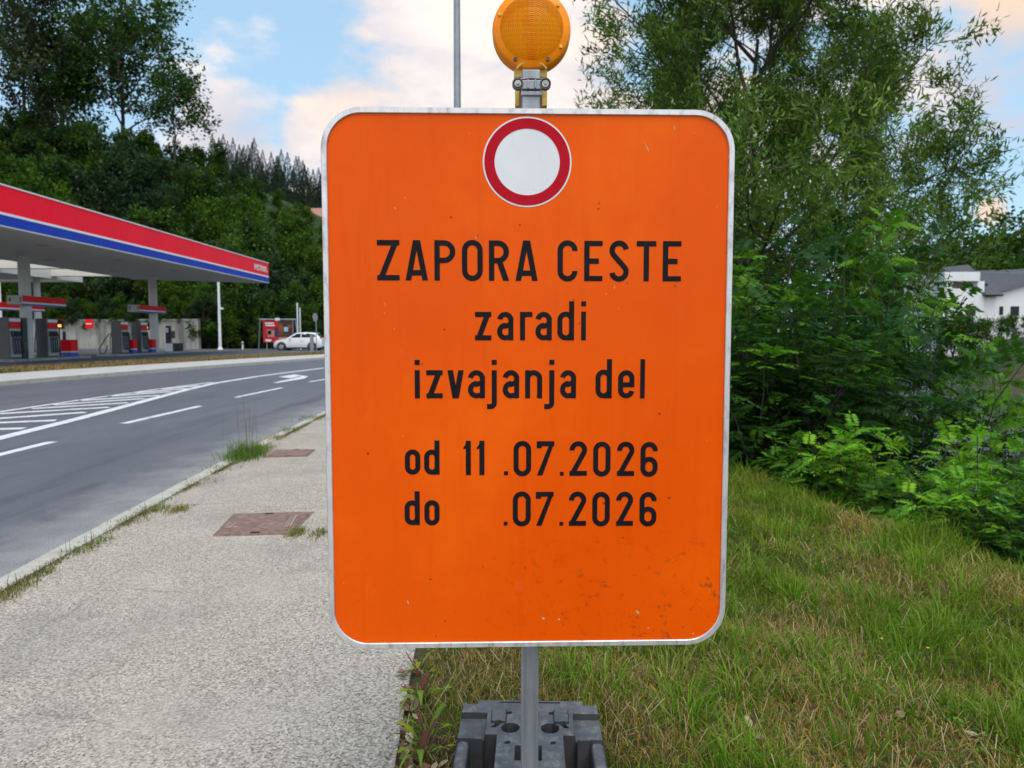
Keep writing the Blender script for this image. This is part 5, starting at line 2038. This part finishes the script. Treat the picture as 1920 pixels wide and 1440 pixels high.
# ------------------------------------------------------------------ shrubs with feathery compound leaves
def compound(P, A, U, L, C, rng, pairs=9, lw=0.27):
    """leaflets of pinnate leaves; P bases, A axes, U up vectors, L lengths, C colours"""
    n = len(P)
    A = unit(A)
    S = unit(np.cross(A, U))
    U = unit(np.cross(S, A))
    LP_, LA, LN, LL, LW, LC = [], [], [], [], [], []
    droop = rng.uniform(0.15, 0.55, (n, 1))
    for j in range(pairs + 1):
        f = 0.22 + 0.78 * j / pairs
        pos = P + A * L[:, None] * f - np.array([0, 0, 1.0]) * (droop * f * f * L[:, None])
        if j == pairs:
            LP_.append(pos)
            LA.append(A - np.array([0, 0, 1.0]) * droop)
            LN.append(U)
            LL.append(L * lw * 0.8)
            LW.append(L * lw * 0.30)
            LC.append(C)
        else:
            size = lw * (0.75 + 0.5 * math.sin(math.pi * (0.25 + 0.6 * j / pairs)))
            for s in (-1, 1):
                LP_.append(pos)
                LA.append(S * s * 0.95 + A * 0.42 - np.array([0, 0, 1.0]) * (0.22 + rng.uniform(0, 0.2, (n, 1))) + rng.normal(0, 0.08, (n, 3)))
                LN.append(U + rng.normal(0, 0.18, (n, 3)))
                LL.append(L * size)
                LW.append(L * size * 0.30)
                LC.append(C * (1 + rng.normal(0, 0.08, (n, 1))))
    P2 = np.concatenate(LP_)
    V, Fc = leaf_quads(P2, np.concatenate(LA), np.concatenate(LN), np.concatenate(LL), np.concatenate(LW))
    return V, Fc, np.repeat(np.concatenate(LC), 4, 0)


SHC = np.array(((0.072, 0.178, 0.013), (0.060, 0.150, 0.013), (0.048, 0.125, 0.014), (0.105, 0.215, 0.014)))
SHD = np.array(((0.018, 0.052, 0.010), (0.024, 0.068, 0.010), (0.014, 0.042, 0.011), (0.062, 0.145, 0.011)))  # dark greens, lowered so the thicket's inner shade sits in the colour


def shrub(seed, H, spread, nstem, nleaf, pal, LL=0.27):
    rng = np.random.RandomState(seed)
    t = thing('shrub', 'x', 'shrub', group='feathery leaved shrubs on the river bank')
    o = MB()
    P, A, U, L, C = [], [], [], [], []
    for s in range(nstem):
        a = rng.uniform(0, 6.283)
        out = rng.uniform(0.15, 1.0) ** 0.7 * spread
        h = H * (1 - 0.35 * (out / spread) ** 2) * rng.uniform(0.75, 1.05)
        b = np.array([rng.normal(0, 0.12), rng.normal(0, 0.12), -0.1])
        pts = []
        for i in range(8):
            f = i / 7
            pts.append(b + np.array([math.cos(a) * out * f ** 1.4, math.sin(a) * out * f ** 1.4, h * (f ** 0.9)]) + rng.normal(0, 0.02, 3))
        o.tube(pts, [0.012 * (1 - 0.75 * i / 7) * (H / 2) ** 0.5 for i in range(8)], 5, cap=False)
        pts = np.array(pts)
        n = nleaf
        f = np.sort(rng.uniform(0.22, 1.0, n)) * 6.999
        i = f.astype(int)
        base = pts[i] + (pts[i + 1] - pts[i]) * (f - i)[:, None]
        ang = np.arange(n) * 2.4 + rng.uniform(0, 6)
        el = rng.uniform(-0.10, 0.40, n)
        el = np.where(f > 6.3, rng.uniform(0.3, 1.0, n), el)
        off = rng.uniform(0.0, 0.32, n) * (f < 6.4)
        dirv = np.stack([np.cos(ang) * np.cos(el), np.sin(ang) * np.cos(el), np.sin(el)], 1)
        P.append(base + dirv * off[:, None])
        A.append(dirv)
        U.append(np.tile([0, 0, 1.0], (n, 1)) + rng.normal(0, 0.2, (n, 3)))
        L.append(LL * rng.uniform(0.6, 1.15, n))
        c = pal[rng.randint(len(pal))] * rng.uniform(0.85, 1.15)
        young_highlight = np.where(f > 5.9, 1.7, 1.0)[:, None]  # fresh shoot tips, with a highlight painted into their colour
        C.append(np.clip(c[None] * young_highlight * (1 + rng.normal(0, 0.12, (n, 1))), 0.01, 0.5))
    o.build('stem', M_bark, t, smooth=True)
    V, Fc, Cc = compound(np.concatenate(P), np.concatenate(A), np.concatenate(U), np.concatenate(L), np.concatenate(C), rng)
    npmesh('foliage', V, Fc, M_leaf, t, Cc)
    return remember(t)


SH = [shrub(81, 3.2, 1.25, 15, 46, SHD, 0.30), shrub(82, 3.6, 1.4, 16, 46, SHD, 0.32), shrub(83, 1.7, 0.85, 14, 34, SHC, 0.23), shrub(84, 1.5, 0.8, 14, 34, SHC, 0.22)]
useds = set()
SHT = [crown_top(q) for q in SH]


def putshrub(kx, px, ptop, Y, label, hs=None, dz=0.0):
    p = atY(px, ptop, Y)
    zg = float(ground_z(p[0], Y)) + dz
    src = SH[kx]
    s = (p[2] - zg) / SHT[kx]
    rz = rr.uniform(0, 6.28)
    w_ = (hs or s) * 1.05
    sc3 = (w_, w_, s)
    if src.name not in useds:
        useds.add(src.name)
        src.location = (p[0], Y, zg)
        src.rotation_euler = (0, 0, rz)
        src.scale = sc3
        src['label'] = label
    else:
        copy_tree(src, label=label, loc=(p[0], Y, zg), rz=rz, scale=sc3)


for (kx, px, ptop, Y, hs, lab) in (
        (0, 1450, 405, 7.6, 1.0, 'tall dark shrub right beside the sign edge, its tips bright'),
        (1, 1590, 395, 8.6, 1.0, 'tall dark shrub under the willow, second from the sign'),
        (0, 1545, 365, 9.8, 0.7, 'tall shrub under the middle of the willow'),
        (1, 1650, 445, 9.6, 0.45, 'shrub whose branch tips reach in front of the white house'),
        (1, 1660, 540, 7.6, 0.9, 'dark shrub in the middle of the thicket, below the willow'),
        (0, 1760, 650, 7.0, 0.6, 'shrub below the left white house'),
        (1, 1880, 625, 7.3, 0.7, 'shrub below the left white house, nearer the right edge'),
        (0, 1965, 612, 6.9, 0.8, 'shrub at the right edge of the photo, below the gabled house'),
        (0, 1530, 590, 6.8, 0.8, 'dark shrub low in the thicket, behind the bright bush'),
        (1, 1420, 640, 6.9, 0.75, 'dark shrub close to the sign edge with a flat spray of leaves'),
        (2, 1630, 765, 5.7, 0.78, 'low bright green bush at the edge of the grass'),
        (3, 1520, 805, 6.1, 0.6, 'small bright bush left of the low bright green bush'),
        (3, 1860, 760, 5.3, 0.75, 'low bright bush near the right edge above the water gap'),
        (2, 1740, 790, 6.0, 0.65, 'low green bush between the two bright bushes'),
        (3, 1930, 740, 5.2, 0.9, 'low bush cut by the right edge of the photo'),
        (2, 1830, 860, 4.8, 0.7, 'lowest dark bush at the right, over the water'),
        (1, 1870, 865, 4.9, 0.42, 'dark bush with small leaves at the right end of the grass edge'),
        (0, 1935, 930, 4.35, 0.36, 'dark bush nearest the camera at the right edge, over the water'),
        (1, 1960, 800, 5.6, 0.5, 'dark shrub half beyond the right edge, over the water'),
        (0, 1900, 700, 6.6, 0.55, 'shrub in front of the far lawn at the right edge'),
        (0, 1330, 470, 9.0, 0.9, 'shrub hidden behind the right side of the sign'),
        (1, 1230, 500, 10.5, 0.9, 'shrub hidden behind the middle of the sign'),
        (0, 1450, 430, 11.5, 0.9, 'shrub farther back below the willow'),
        (1, 1600, 450, 12.0, 0.9, 'shrub at the back of the thicket near the willow trunk')):
    putshrub(kx, px, ptop, Y, lab, hs)


# ------------------------------------------------------------------ grass
def vnoise(x, y, seed=0, freq=1.0):
    r_ = np.random.RandomState(seed)
    tab = r_.rand(64, 64)
    xf, yf2 = x * freq, y * freq
    xi, yi = np.floor(xf).astype(int), np.floor(yf2).astype(int)
    fx, fy = xf - xi, yf2 - yi
    fx, fy = fx * fx * (3 - 2 * fx), fy * fy * (3 - 2 * fy)
    g = lambda a, b: tab[a % 64, b % 64]
    return (g(xi, yi) * (1 - fx) + g(xi + 1, yi) * fx) * (1 - fy) + (g(xi, yi + 1) * (1 - fx) + g(xi + 1, yi + 1) * fx) * fy


def blades(P, D, L, W, lean, C, rng):
    """three-level curved blades"""
    n = len(P)
    S = np.stack([-D[:, 1], D[:, 0], np.zeros(n)], 1)
    tw = rng.uniform(-1, 1, (n, 1))
    S = unit(S + D * tw)
    L = L[:, None]
    W = W[:, None]
    lean = lean[:, None]
    zc = np.array([0, 0, 1.0])
    m1 = P + zc * L * 0.5 * np.cos(lean * 0.5) + D * L * 0.5 * np.sin(lean * 0.5)
    m2 = m1 + zc * L * 0.5 * np.cos(lean * 1.5) + D * L * 0.5 * np.sin(lean * 1.5)
    V = np.empty((n, 6, 3))
    V[:, 0] = P - S * W * 0.5
    V[:, 1] = P + S * W * 0.5
    V[:, 2] = m1 - S * W * 0.42
    V[:, 3] = m1 + S * W * 0.42
    V[:, 4] = m2 - S * W * 0.08
    V[:, 5] = m2 + S * W * 0.08
    b = np.arange(n)[:, None] * 6
    Fc = np.concatenate([b + np.array([[0, 1, 3, 2]]), b + np.array([[2, 3, 5, 4]])])
    return V.reshape(-1, 3), Fc, np.repeat(C, 6, 0)


def blade_colors(x, y, rng, n):
    nz = 0.6 * vnoise(x, y, 3, 1.7) + 0.4 * vnoise(x, y, 4, 5.0)
    dry = np.clip((nz - 0.42) / 0.13, 0, 1) * 0.68 + 0.06
    isdry = rng.rand(n) < dry
    g = np.array([(0.120, 0.190, 0.018), (0.145, 0.210, 0.024), (0.085, 0.155, 0.016), (0.185, 0.225, 0.030)])[rng.randint(0, 4, n)]
    d = np.array([(0.38, 0.27, 0.09), (0.28, 0.19, 0.06), (0.46, 0.34, 0.14), (0.22, 0.12, 0.045), (0.24, 0.21, 0.04)])[rng.randint(0, 5, n)]
    c = np.where(isdry[:, None], d, g) * rng.uniform(0.55, 1.5, (n, 1))
    return c, isdry, nz


def meadow(n, x0_, x1_, y0_, y1_, wmul, seed):
    rng = np.random.RandomState(seed)
    y = rng.uniform(y0_, y1_, n)
    x = rng.uniform(x0_, x1_, n)
    e = xe(y)
    inbase = (np.abs(x - PX) < 0.215) & (y > PY - 0.42) & (y < PY + 0.485)
    ok = (x > verge_left(y) + 0.0 + 0.06 * vnoise(x, y, 9, 6.0) ** 2) & (x < e + 1.6) & ~inbase
    x, y = x[ok], y[ok]
    n = len(x)
    c, dry, nz = blade_colors(x, y, rng, n)
    clump = vnoise(x, y, 12, 4.0)
    tall = np.clip((clump - 0.55) / 0.3, 0, 1)
    edge_ = np.clip((x - xe(y) + 0.5) / 0.5, 0, 1)
    L = rng.uniform(0.030, 0.075, n) * (1 + 0.9 * tall * (~dry)) * (1 + 1.0 * edge_)
    near = np.clip((x - verge_left(y)) / 0.25, 0.55, 1)
    L *= near
    lean = np.where(dry, rng.uniform(0.4, 1.5, n), rng.uniform(0.1, 1.0, n))
    a = rng.uniform(0, 6.283, n)
    D = np.stack([np.cos(a), np.sin(a), np.zeros(n)], 1)
    W = rng.uniform(0.0018, 0.0042, n) * wmul
    P = np.stack([x, y, ground_z(x, y) - 0.004], 1)
    return blades(P, D, L, W, lean, c, rng)


parts = [meadow(95000, -0.6, 2.9, 1.35, 3.6, 1.0, 91), meadow(80000, -0.9, 3.6, 3.6, 6.6, 1.5, 92), meadow(36000, -1.2, 4.0, 6.6, 13, 2.6, 93),
         meadow(16000, -0.4, 3.2, -1.2, 1.35, 1.3, 94)]
# flattened straw
rng = np.random.RandomState(95)
n = 14000
x, y = rng.uniform(-0.5, 3.0, n), rng.uniform(1.4, 6.5, n)
ok = (x > verge_left(y) + 0.01) & (x < xe(y) + 0.4) & (rng.rand(n) < np.clip((vnoise(x, y, 3, 1.7) - 0.38) * 4, 0.15, 1)) & ~((np.abs(x - PX) < 0.21) & (y > PY - 0.42) & (y < PY + 0.48))
x, y = x[ok], y[ok]
n = len(x)
a = rng.uniform(0, 6.283, n)
D = np.stack([np.cos(a), np.sin(a), np.zeros(n)], 1)
C = np.array([(0.42, 0.33, 0.19), (0.33, 0.24, 0.12), (0.25, 0.17, 0.09)])[rng.randint(0, 3, n)] * rng.uniform(0.7, 1.2, (n, 1))
parts.append(blades(np.stack([x, y, ground_z(x, y) + rng.uniform(0.005, 0.05, n)], 1), D, rng.uniform(0.05, 0.16, n), rng.uniform(0.0015, 0.003, n) * 1.2, rng.uniform(1.25, 1.75, n), C, rng))
# fresh clumps of longer blades
nc = 175
cxx, cyy = rng.uniform(-0.1, 2.7, nc), rng.uniform(1.75, 6.3, nc)
okc = (cxx > verge_left(cyy) + 0.25) & (cxx < xe(cyy) + 0.4) & ~((np.abs(cxx - PX) < 0.27) & (cyy < PY + 0.55)) & ((cxx > 0.5) | (rng.rand(nc) < 0.35))
cxx, cyy = cxx[okc], cyy[okc]
m = 70
x = (cxx[:, None] + rng.normal(0, 0.045, (len(cxx), m))).ravel()
y = (cyy[:, None] + rng.normal(0, 0.045, (len(cxx), m))).ravel()
big_ = np.repeat(rng.uniform(0.6, 1.25, len(cxx)), m)
n = len(x)
a = np.arctan2(y - np.repeat(cyy, m), x - np.repeat(cxx, m)) + rng.normal(0, 0.5, n)
D = np.stack([np.cos(a), np.sin(a), np.zeros(n)], 1)
C = np.repeat(np.array([(0.125, 0.240, 0.018), (0.095, 0.195, 0.016), (0.165, 0.245, 0.030)])[rng.randint(0, 3, len(cxx))], m, 0) * rng.uniform(0.75, 1.25, (n, 1))
parts.append(blades(np.stack([x, y, ground_z(x, y) - 0.004], 1), D, rng.uniform(0.08, 0.19, n) * big_, rng.uniform(0.003, 0.0055, n), rng.uniform(0.25, 1.25, n), C, rng))
# low broad-leaved plants (clover, plantain) between the blades
n = 15000
y = 1.5 + 5.0 * rng.rand(n) ** 1.3
x = rng.uniform(-0.3, 2.8, n)
pm = vnoise(x, y, 31, 3.2)
ok = (x > verge_left(y) + 0.1) & (x < xe(y) + 0.3) & (pm > 0.54) & ~((np.abs(x - PX) < 0.22) & (y < PY + 0.49))
x, y = x[ok], y[ok]
n = len(x)
a = rng.uniform(0, 6.283, n)
A = np.stack([np.cos(a), np.sin(a), rng.uniform(-0.1, 0.5, n)], 1)
N = rng.normal(0, 0.35, (n, 3)) + np.array([0, 0, 1.0])
C = np.array([(0.070, 0.150, 0.018), (0.095, 0.175, 0.020), (0.055, 0.115, 0.018)])[rng.randint(0, 3, n)] * rng.uniform(0.7, 1.3, (n, 1))
V, Fc = leaf_quads(np.stack([x, y, ground_z(x, y) + rng.uniform(0.012, 0.045, n)], 1), A, N, rng.uniform(0.012, 0.034, n), rng.uniform(0.008, 0.017, n))
parts.append((V, Fc, np.repeat(C, 4, 0)))
# thin growth along the kerb joint
yk = rng.uniform(2.8, 13, 9000)
keep_ = rng.rand(9000) < np.clip((vnoise(yk, yk * 0 + 3, 21, 3.0) - 0.42) * 3, 0, 1)
yk = yk[keep_]
n = len(yk)
xk = np.array([kerbx(v) for v in yk]) + rng.normal(0.012, 0.018, n)
a = rng.uniform(0, 6.283, n)
D = np.stack([np.cos(a), np.sin(a), np.zeros(n)], 1)
C = np.array([(0.20, 0.15, 0.07), (0.11, 0.16, 0.03), (0.13, 0.10, 0.05)])[rng.randint(0, 3, n)] * rng.uniform(0.7, 1.2, (n, 1))
parts.append(blades(np.stack([xk, yk, np.zeros(n)], 1), D, rng.uniform(0.012, 0.04, n), rng.uniform(0.002, 0.005, n), rng.uniform(0.5, 1.5, n), C, rng))
Vs, Fs_, Cs, off = [], [], [], 0
for V, Fc, Cc in parts:
    Vs.append(V)
    Fs_.append(Fc + off)
    Cs.append(Cc)
    off += len(V)
gr = npmesh('grass', np.concatenate(Vs), np.concatenate(Fs_), M_grass, None, np.concatenate(Cs))
tag(gr, 'half dry grass of the roadside verge', 'grass', kind='stuff')

# short dry grass on the strip over the road
rng = np.random.RandomState(96)
n = 26000
y = 12 + 50 * rng.rand(n)
fx = np.array([farx(v) for v in y])
x = fx - 3.15 - rng.rand(n) * (3.0 - 0.02 * y)
a = rng.uniform(0, 6.283, n)
D = np.stack([np.cos(a), np.sin(a), np.zeros(n)], 1)
nz = vnoise(x, y, 5, 0.5)
C = np.where((rng.rand(n) < np.clip(nz * 1.5, 0.2, 0.85))[:, None], np.array([[0.29, 0.20, 0.10]]), np.array([[0.10, 0.12, 0.035]])) * rng.uniform(0.7, 1.2, (n, 1))
V, Fc, Cc = blades(np.stack([x, y, np.full(n, 0.045)], 1), D, rng.uniform(0.06, 0.16, n), rng.uniform(0.02, 0.04, n), rng.uniform(0.1, 1.2, n), C, rng)
tag(npmesh('dry_grass', V, Fc, M_grass, None, Cc), 'short dry grass between the far pavement and the station', 'grass', kind='stuff')


# ------------------------------------------------------------------ weeds in the kerb joint
def tuft(px, py, n, L, label, spread=0.09, dry=0.4, stalks=0, z=0.0):
    p = G(px, py, z)
    rng = np.random.RandomState(int(px * 3 + py))
    t = thing('weed_tuft', label, 'weed', (p[0], p[1], z), group='weeds growing in the kerb joint')
    n = int(n * 2.2)
    q = np.stack([rng.normal(0, spread * 0.5, n), rng.normal(0, spread, n), np.zeros(n)], 1)
    a = rng.uniform(0, 6.283, n)
    D = np.stack([np.cos(a), np.sin(a), np.zeros(n)], 1)
    c = np.where((rng.rand(n) < dry)[:, None], np.array([[0.27, 0.20, 0.09]]), np.array([[0.10, 0.17, 0.035]])) * rng.uniform(0.7, 1.3, (n, 1))
    hgt = np.exp(-(q[:, 1] / (spread * 1.3)) ** 2)
    V, Fc, Cc = blades(q, D, L * rng.uniform(0.3, 1.1, n) * (0.4 + 0.6 * hgt), rng.uniform(0.0025, 0.006, n), rng.uniform(0.3, 1.5, n), c, rng)
    npmesh('leaves', V, Fc, M_grass, t, Cc)
    if stalks:
        q = np.stack([rng.normal(0, spread * 0.5, stalks), rng.normal(0, spread, stalks), np.zeros(stalks)], 1)
        a = rng.uniform(0, 6.283, stalks)
        D = np.stack([np.cos(a), np.sin(a), np.zeros(stalks)], 1)
        c = np.tile([[0.12, 0.12, 0.05]], (stalks, 1))
        V, Fc, Cc = blades(q, D, L * rng.uniform(1.3, 2.6, stalks), np.full(stalks, 0.004), rng.uniform(0.02, 0.2, stalks), c, rng)
        npmesh('stalk', V, Fc, M_grass, t, Cc)


tuft(8, 1122, 60, 0.06, 'low weed at the kerb in the left bottom corner of the road edge', 0.06, 0.6)
tuft(44, 1100, 45, 0.05, 'small half dry weed by the kerb near the left edge with thin spikes', 0.06, 0.5, 5)
tuft(80, 1078, 40, 0.05, 'tiny weed in the kerb joint right of the spiky weed', 0.04, 0.4)
tuft(150, 1034, 60, 0.05, 'weed of mixed dry blades by the kerb, left of the pale patch', 0.07, 0.5, 5)
tuft(182, 1018, 60, 0.05, 'green weed tuft by the kerb, nearest the pale patch', 0.07, 0.3, 4)
tuft(245, 977, 60, 0.05, 'thin line of weeds in the kerb joint', 0.12, 0.4)
tuft(290, 957, 80, 0.07, 'green weed where the crack meets the kerb', 0.08, 0.35, 4)
tuft(335, 957, 110, 0.06, 'dry weed in the pavement crack left of the large cover', 0.07, 0.7)
tuft(380, 903, 60, 0.05, 'small weed line in the kerb joint beyond the crack', 0.14, 0.45)
tuft(410, 880, 60, 0.05, 'small green weed line below the tall kerb weed', 0.16, 0.3)
tuft(458, 858, 420, 0.26, 'tallest green kerb weed with thin flowering stalks', 0.17, 0.06, 12)
tuft(484, 846, 200, 0.16, 'dry sided weed right of the tallest kerb weed', 0.16, 0.5)
tuft(518, 823, 80, 0.10, 'brownish weed at the kerb past the smaller cover', 0.13, 0.7)
tuft(545, 808, 80, 0.10, 'dark weed at the kerb farther on', 0.14, 0.5)
tuft(585, 786, 90, 0.10, 'green weed at the kerb close to the sign edge', 0.2, 0.3)
tuft(556, 1000, 110, 0.06, 'half dry weed at the corner of the large cover', 0.06, 0.5)
tuft(600, 1001, 70, 0.05, 'small weed in the crack against the sign edge', 0.07, 0.5)


# dock plant and litter at the edge of the verge
def dock(px, py, s, label):
    p = G(px, py, 0.0)
    rng = np.random.RandomState(int(px))
    t = thing('dock_plant', label, 'plant', (p[0], p[1], 0.0), group='broad leaved weeds at the verge edge')
    o = MB()
    for i in range(3):
        a = rng.uniform(0, 6.28)
        o.tube([(0, 0, -0.01), (0.02 * math.cos(a), 0.02 * math.sin(a), 0.06 * s), (0.05 * math.cos(a), 0.05 * math.sin(a), 0.14 * s)], [0.0035, 0.003, 0.0015], 6)
    o.build('stem', M_dockstem, t, smooth=True)
    cols = [(0.20, 0.27, 0.02), (0.12, 0.21, 0.02), (0.13, 0.055, 0.035), (0.14, 0.22, 0.03)]
    V, Fc, Cc = [], [], []
    for q in range(11):
        a = rng.uniform(0, 6.28)
        el = rng.uniform(0.75, 1.5)
        L, W = rng.uniform(0.05, 0.15) * s, rng.uniform(0.005, 0.021) * s
        d = np.array([math.cos(a), math.sin(a), 0])
        sd_ = np.array([-math.sin(a), math.cos(a), 0])
        base = d * rng.uniform(0, 0.035) + np.array([0, 0, rng.uniform(0, 0.05) * s])
        c = np.array(cols[rng.randint(4)]) * rng.uniform(0.8, 1.2)
        o0 = len(V)
        ph = rng.uniform(0, 6)
        dr_ = rng.uniform(0.1, 1.1)
        for i in range(7):
            f = i / 6
            e2 = el - f * f * dr_
            p = base + L * f * (d * math.cos(e2 * 0.8) + np.array([0, 0, 1]) * math.sin(max(e2, -0.3)))
            w = W * math.sin(math.pi * (0.06 + 0.9 * f)) ** 0.8
            for t_ in (-1, 0, 1):
                V.append(p + sd_ * t_ * w + np.array([0, 0, abs(t_) * w * 0.35 + 0.003 * math.sin(ph + i * 2.1 + t_)]))
                Cc.append(c * (1.25 if t_ == 0 else 1.0))
        for i in range(6):
            for t_ in range(2):
                Fc.append((o0 + i * 3 + t_, o0 + i * 3 + t_ + 1, o0 + i * 3 + t_ + 4, o0 + i * 3 + t_ + 3))
    npmesh('leaf_blades', np.array(V), np.array(Fc), M_grass, t, np.array(Cc), smooth=True)


dock(800, 1398, 0.7, 'small green weed between the foot block and the pavement')
dock(788, 1318, 0.65, 'weed with dark red stems and yellow green leaves, by the pavement edge')
dock(788, 1428, 0.6, 'low green weed nearest the camera at the pavement edge')
dock(784, 1262, 0.5, 'small red stemmed weed just below the sign corner')


def litter(name, px, py, m, L, label, cat, grp):
    p = G(px, py, 0.01)
    p[2] = float(ground_z(p[0], p[1])) + 0.012 if p[0] > verge_left(p[1]) else 0.004
    rng = np.random.RandomState(int(px * 7 + py))
    vs, fs = [], []
    N, Mm = 6, 3
    curl = rng.uniform(0.4, 1.2)
    for i in range(N + 1):
        f = i / N
        w = L * 0.32 * math.sin(math.pi * (0.08 + 0.84 * f))
        for j in range(Mm):
            s = j - 1
            vs.append(((f - 0.5) * L, s * w * 0.8, 0.006 + curl * L * (0.5 * (f - 0.5) ** 2 + 0.45 * (s * w / L) ** 2 * 4)))
    for i in range(N):
        for j in range(Mm - 1):
            fs.append((i * Mm + j, i * Mm + j + 1, (i + 1) * Mm + j + 1, (i + 1) * Mm + j))
    o = MB().add(vs, fs).build(name, m, smooth=True)
    o.location = p
    o.rotation_euler = (rng.uniform(-0.5, 0.5), rng.uniform(-0.5, 0.5), rng.uniform(0, 6.28))
    tag(o, label, cat, grp)


lr = np.random.RandomState(44)
for k_ in range(46):
    py = lr.uniform(1235, 1438)
    px = 757 + (py - 1225) * 0.03 + abs(lr.normal(0, 30)) - 8
    litter('fallen_leaf', px, py, M_dryleaf if k_ % 3 else M_paleleaf, lr.uniform(0.018, 0.05), 'curled brown fallen leaf along the pavement edge by the red stemmed weeds', 'leaf', 'fallen leaves at the pavement edge')
for (px, py) in ((1400, 1345), (1565, 1250), (1690, 1355), (1650, 1275), (1800, 1320), (1700, 1175), (1425, 1380), (1460, 1190), (1760, 1170), (1822, 1395)):
    litter('fallen_leaf', px, py, M_paleleaf, 0.05, 'pale dry leaf lying in the grass right of the sign', 'leaf', 'pale leaves in the grass')


# small yellow flowers in the grass
for i, (px, py) in enumerate(((1540, 1050), (1652, 1195), (1738, 1215))):
    p = G(px, py, 0.06)
    t = thing('yellow_flower', 'tiny yellow flower on a thin stalk in the grass', 'flower', (p[0], p[1], float(ground_z(p[0], p[1]))), group='tiny yellow flowers in the grass')
    MB().tube([(0, 0, 0), (0.004, 0, 0.1)], 0.0015, 5).build('stalk', M_stem, t)
    o = MB()
    for j in range(8):
        a = j * math.pi / 4
        o.add([(0.004, 0, 0.1), (0.004 + 0.005 * math.cos(a - 0.3), 0.005 * math.sin(a - 0.3), 0.104), (0.004 + 0.007 * math.cos(a), 0.007 * math.sin(a), 0.103), (0.004 + 0.005 * math.cos(a + 0.3), 0.005 * math.sin(a + 0.3), 0.104)], [(0, 1, 2, 3)])
    o.build('petals', M_yellow, t)

print('objects', len(bpy.data.objects), 'verts', sum(len(m.vertices) for m in bpy.data.meshes))
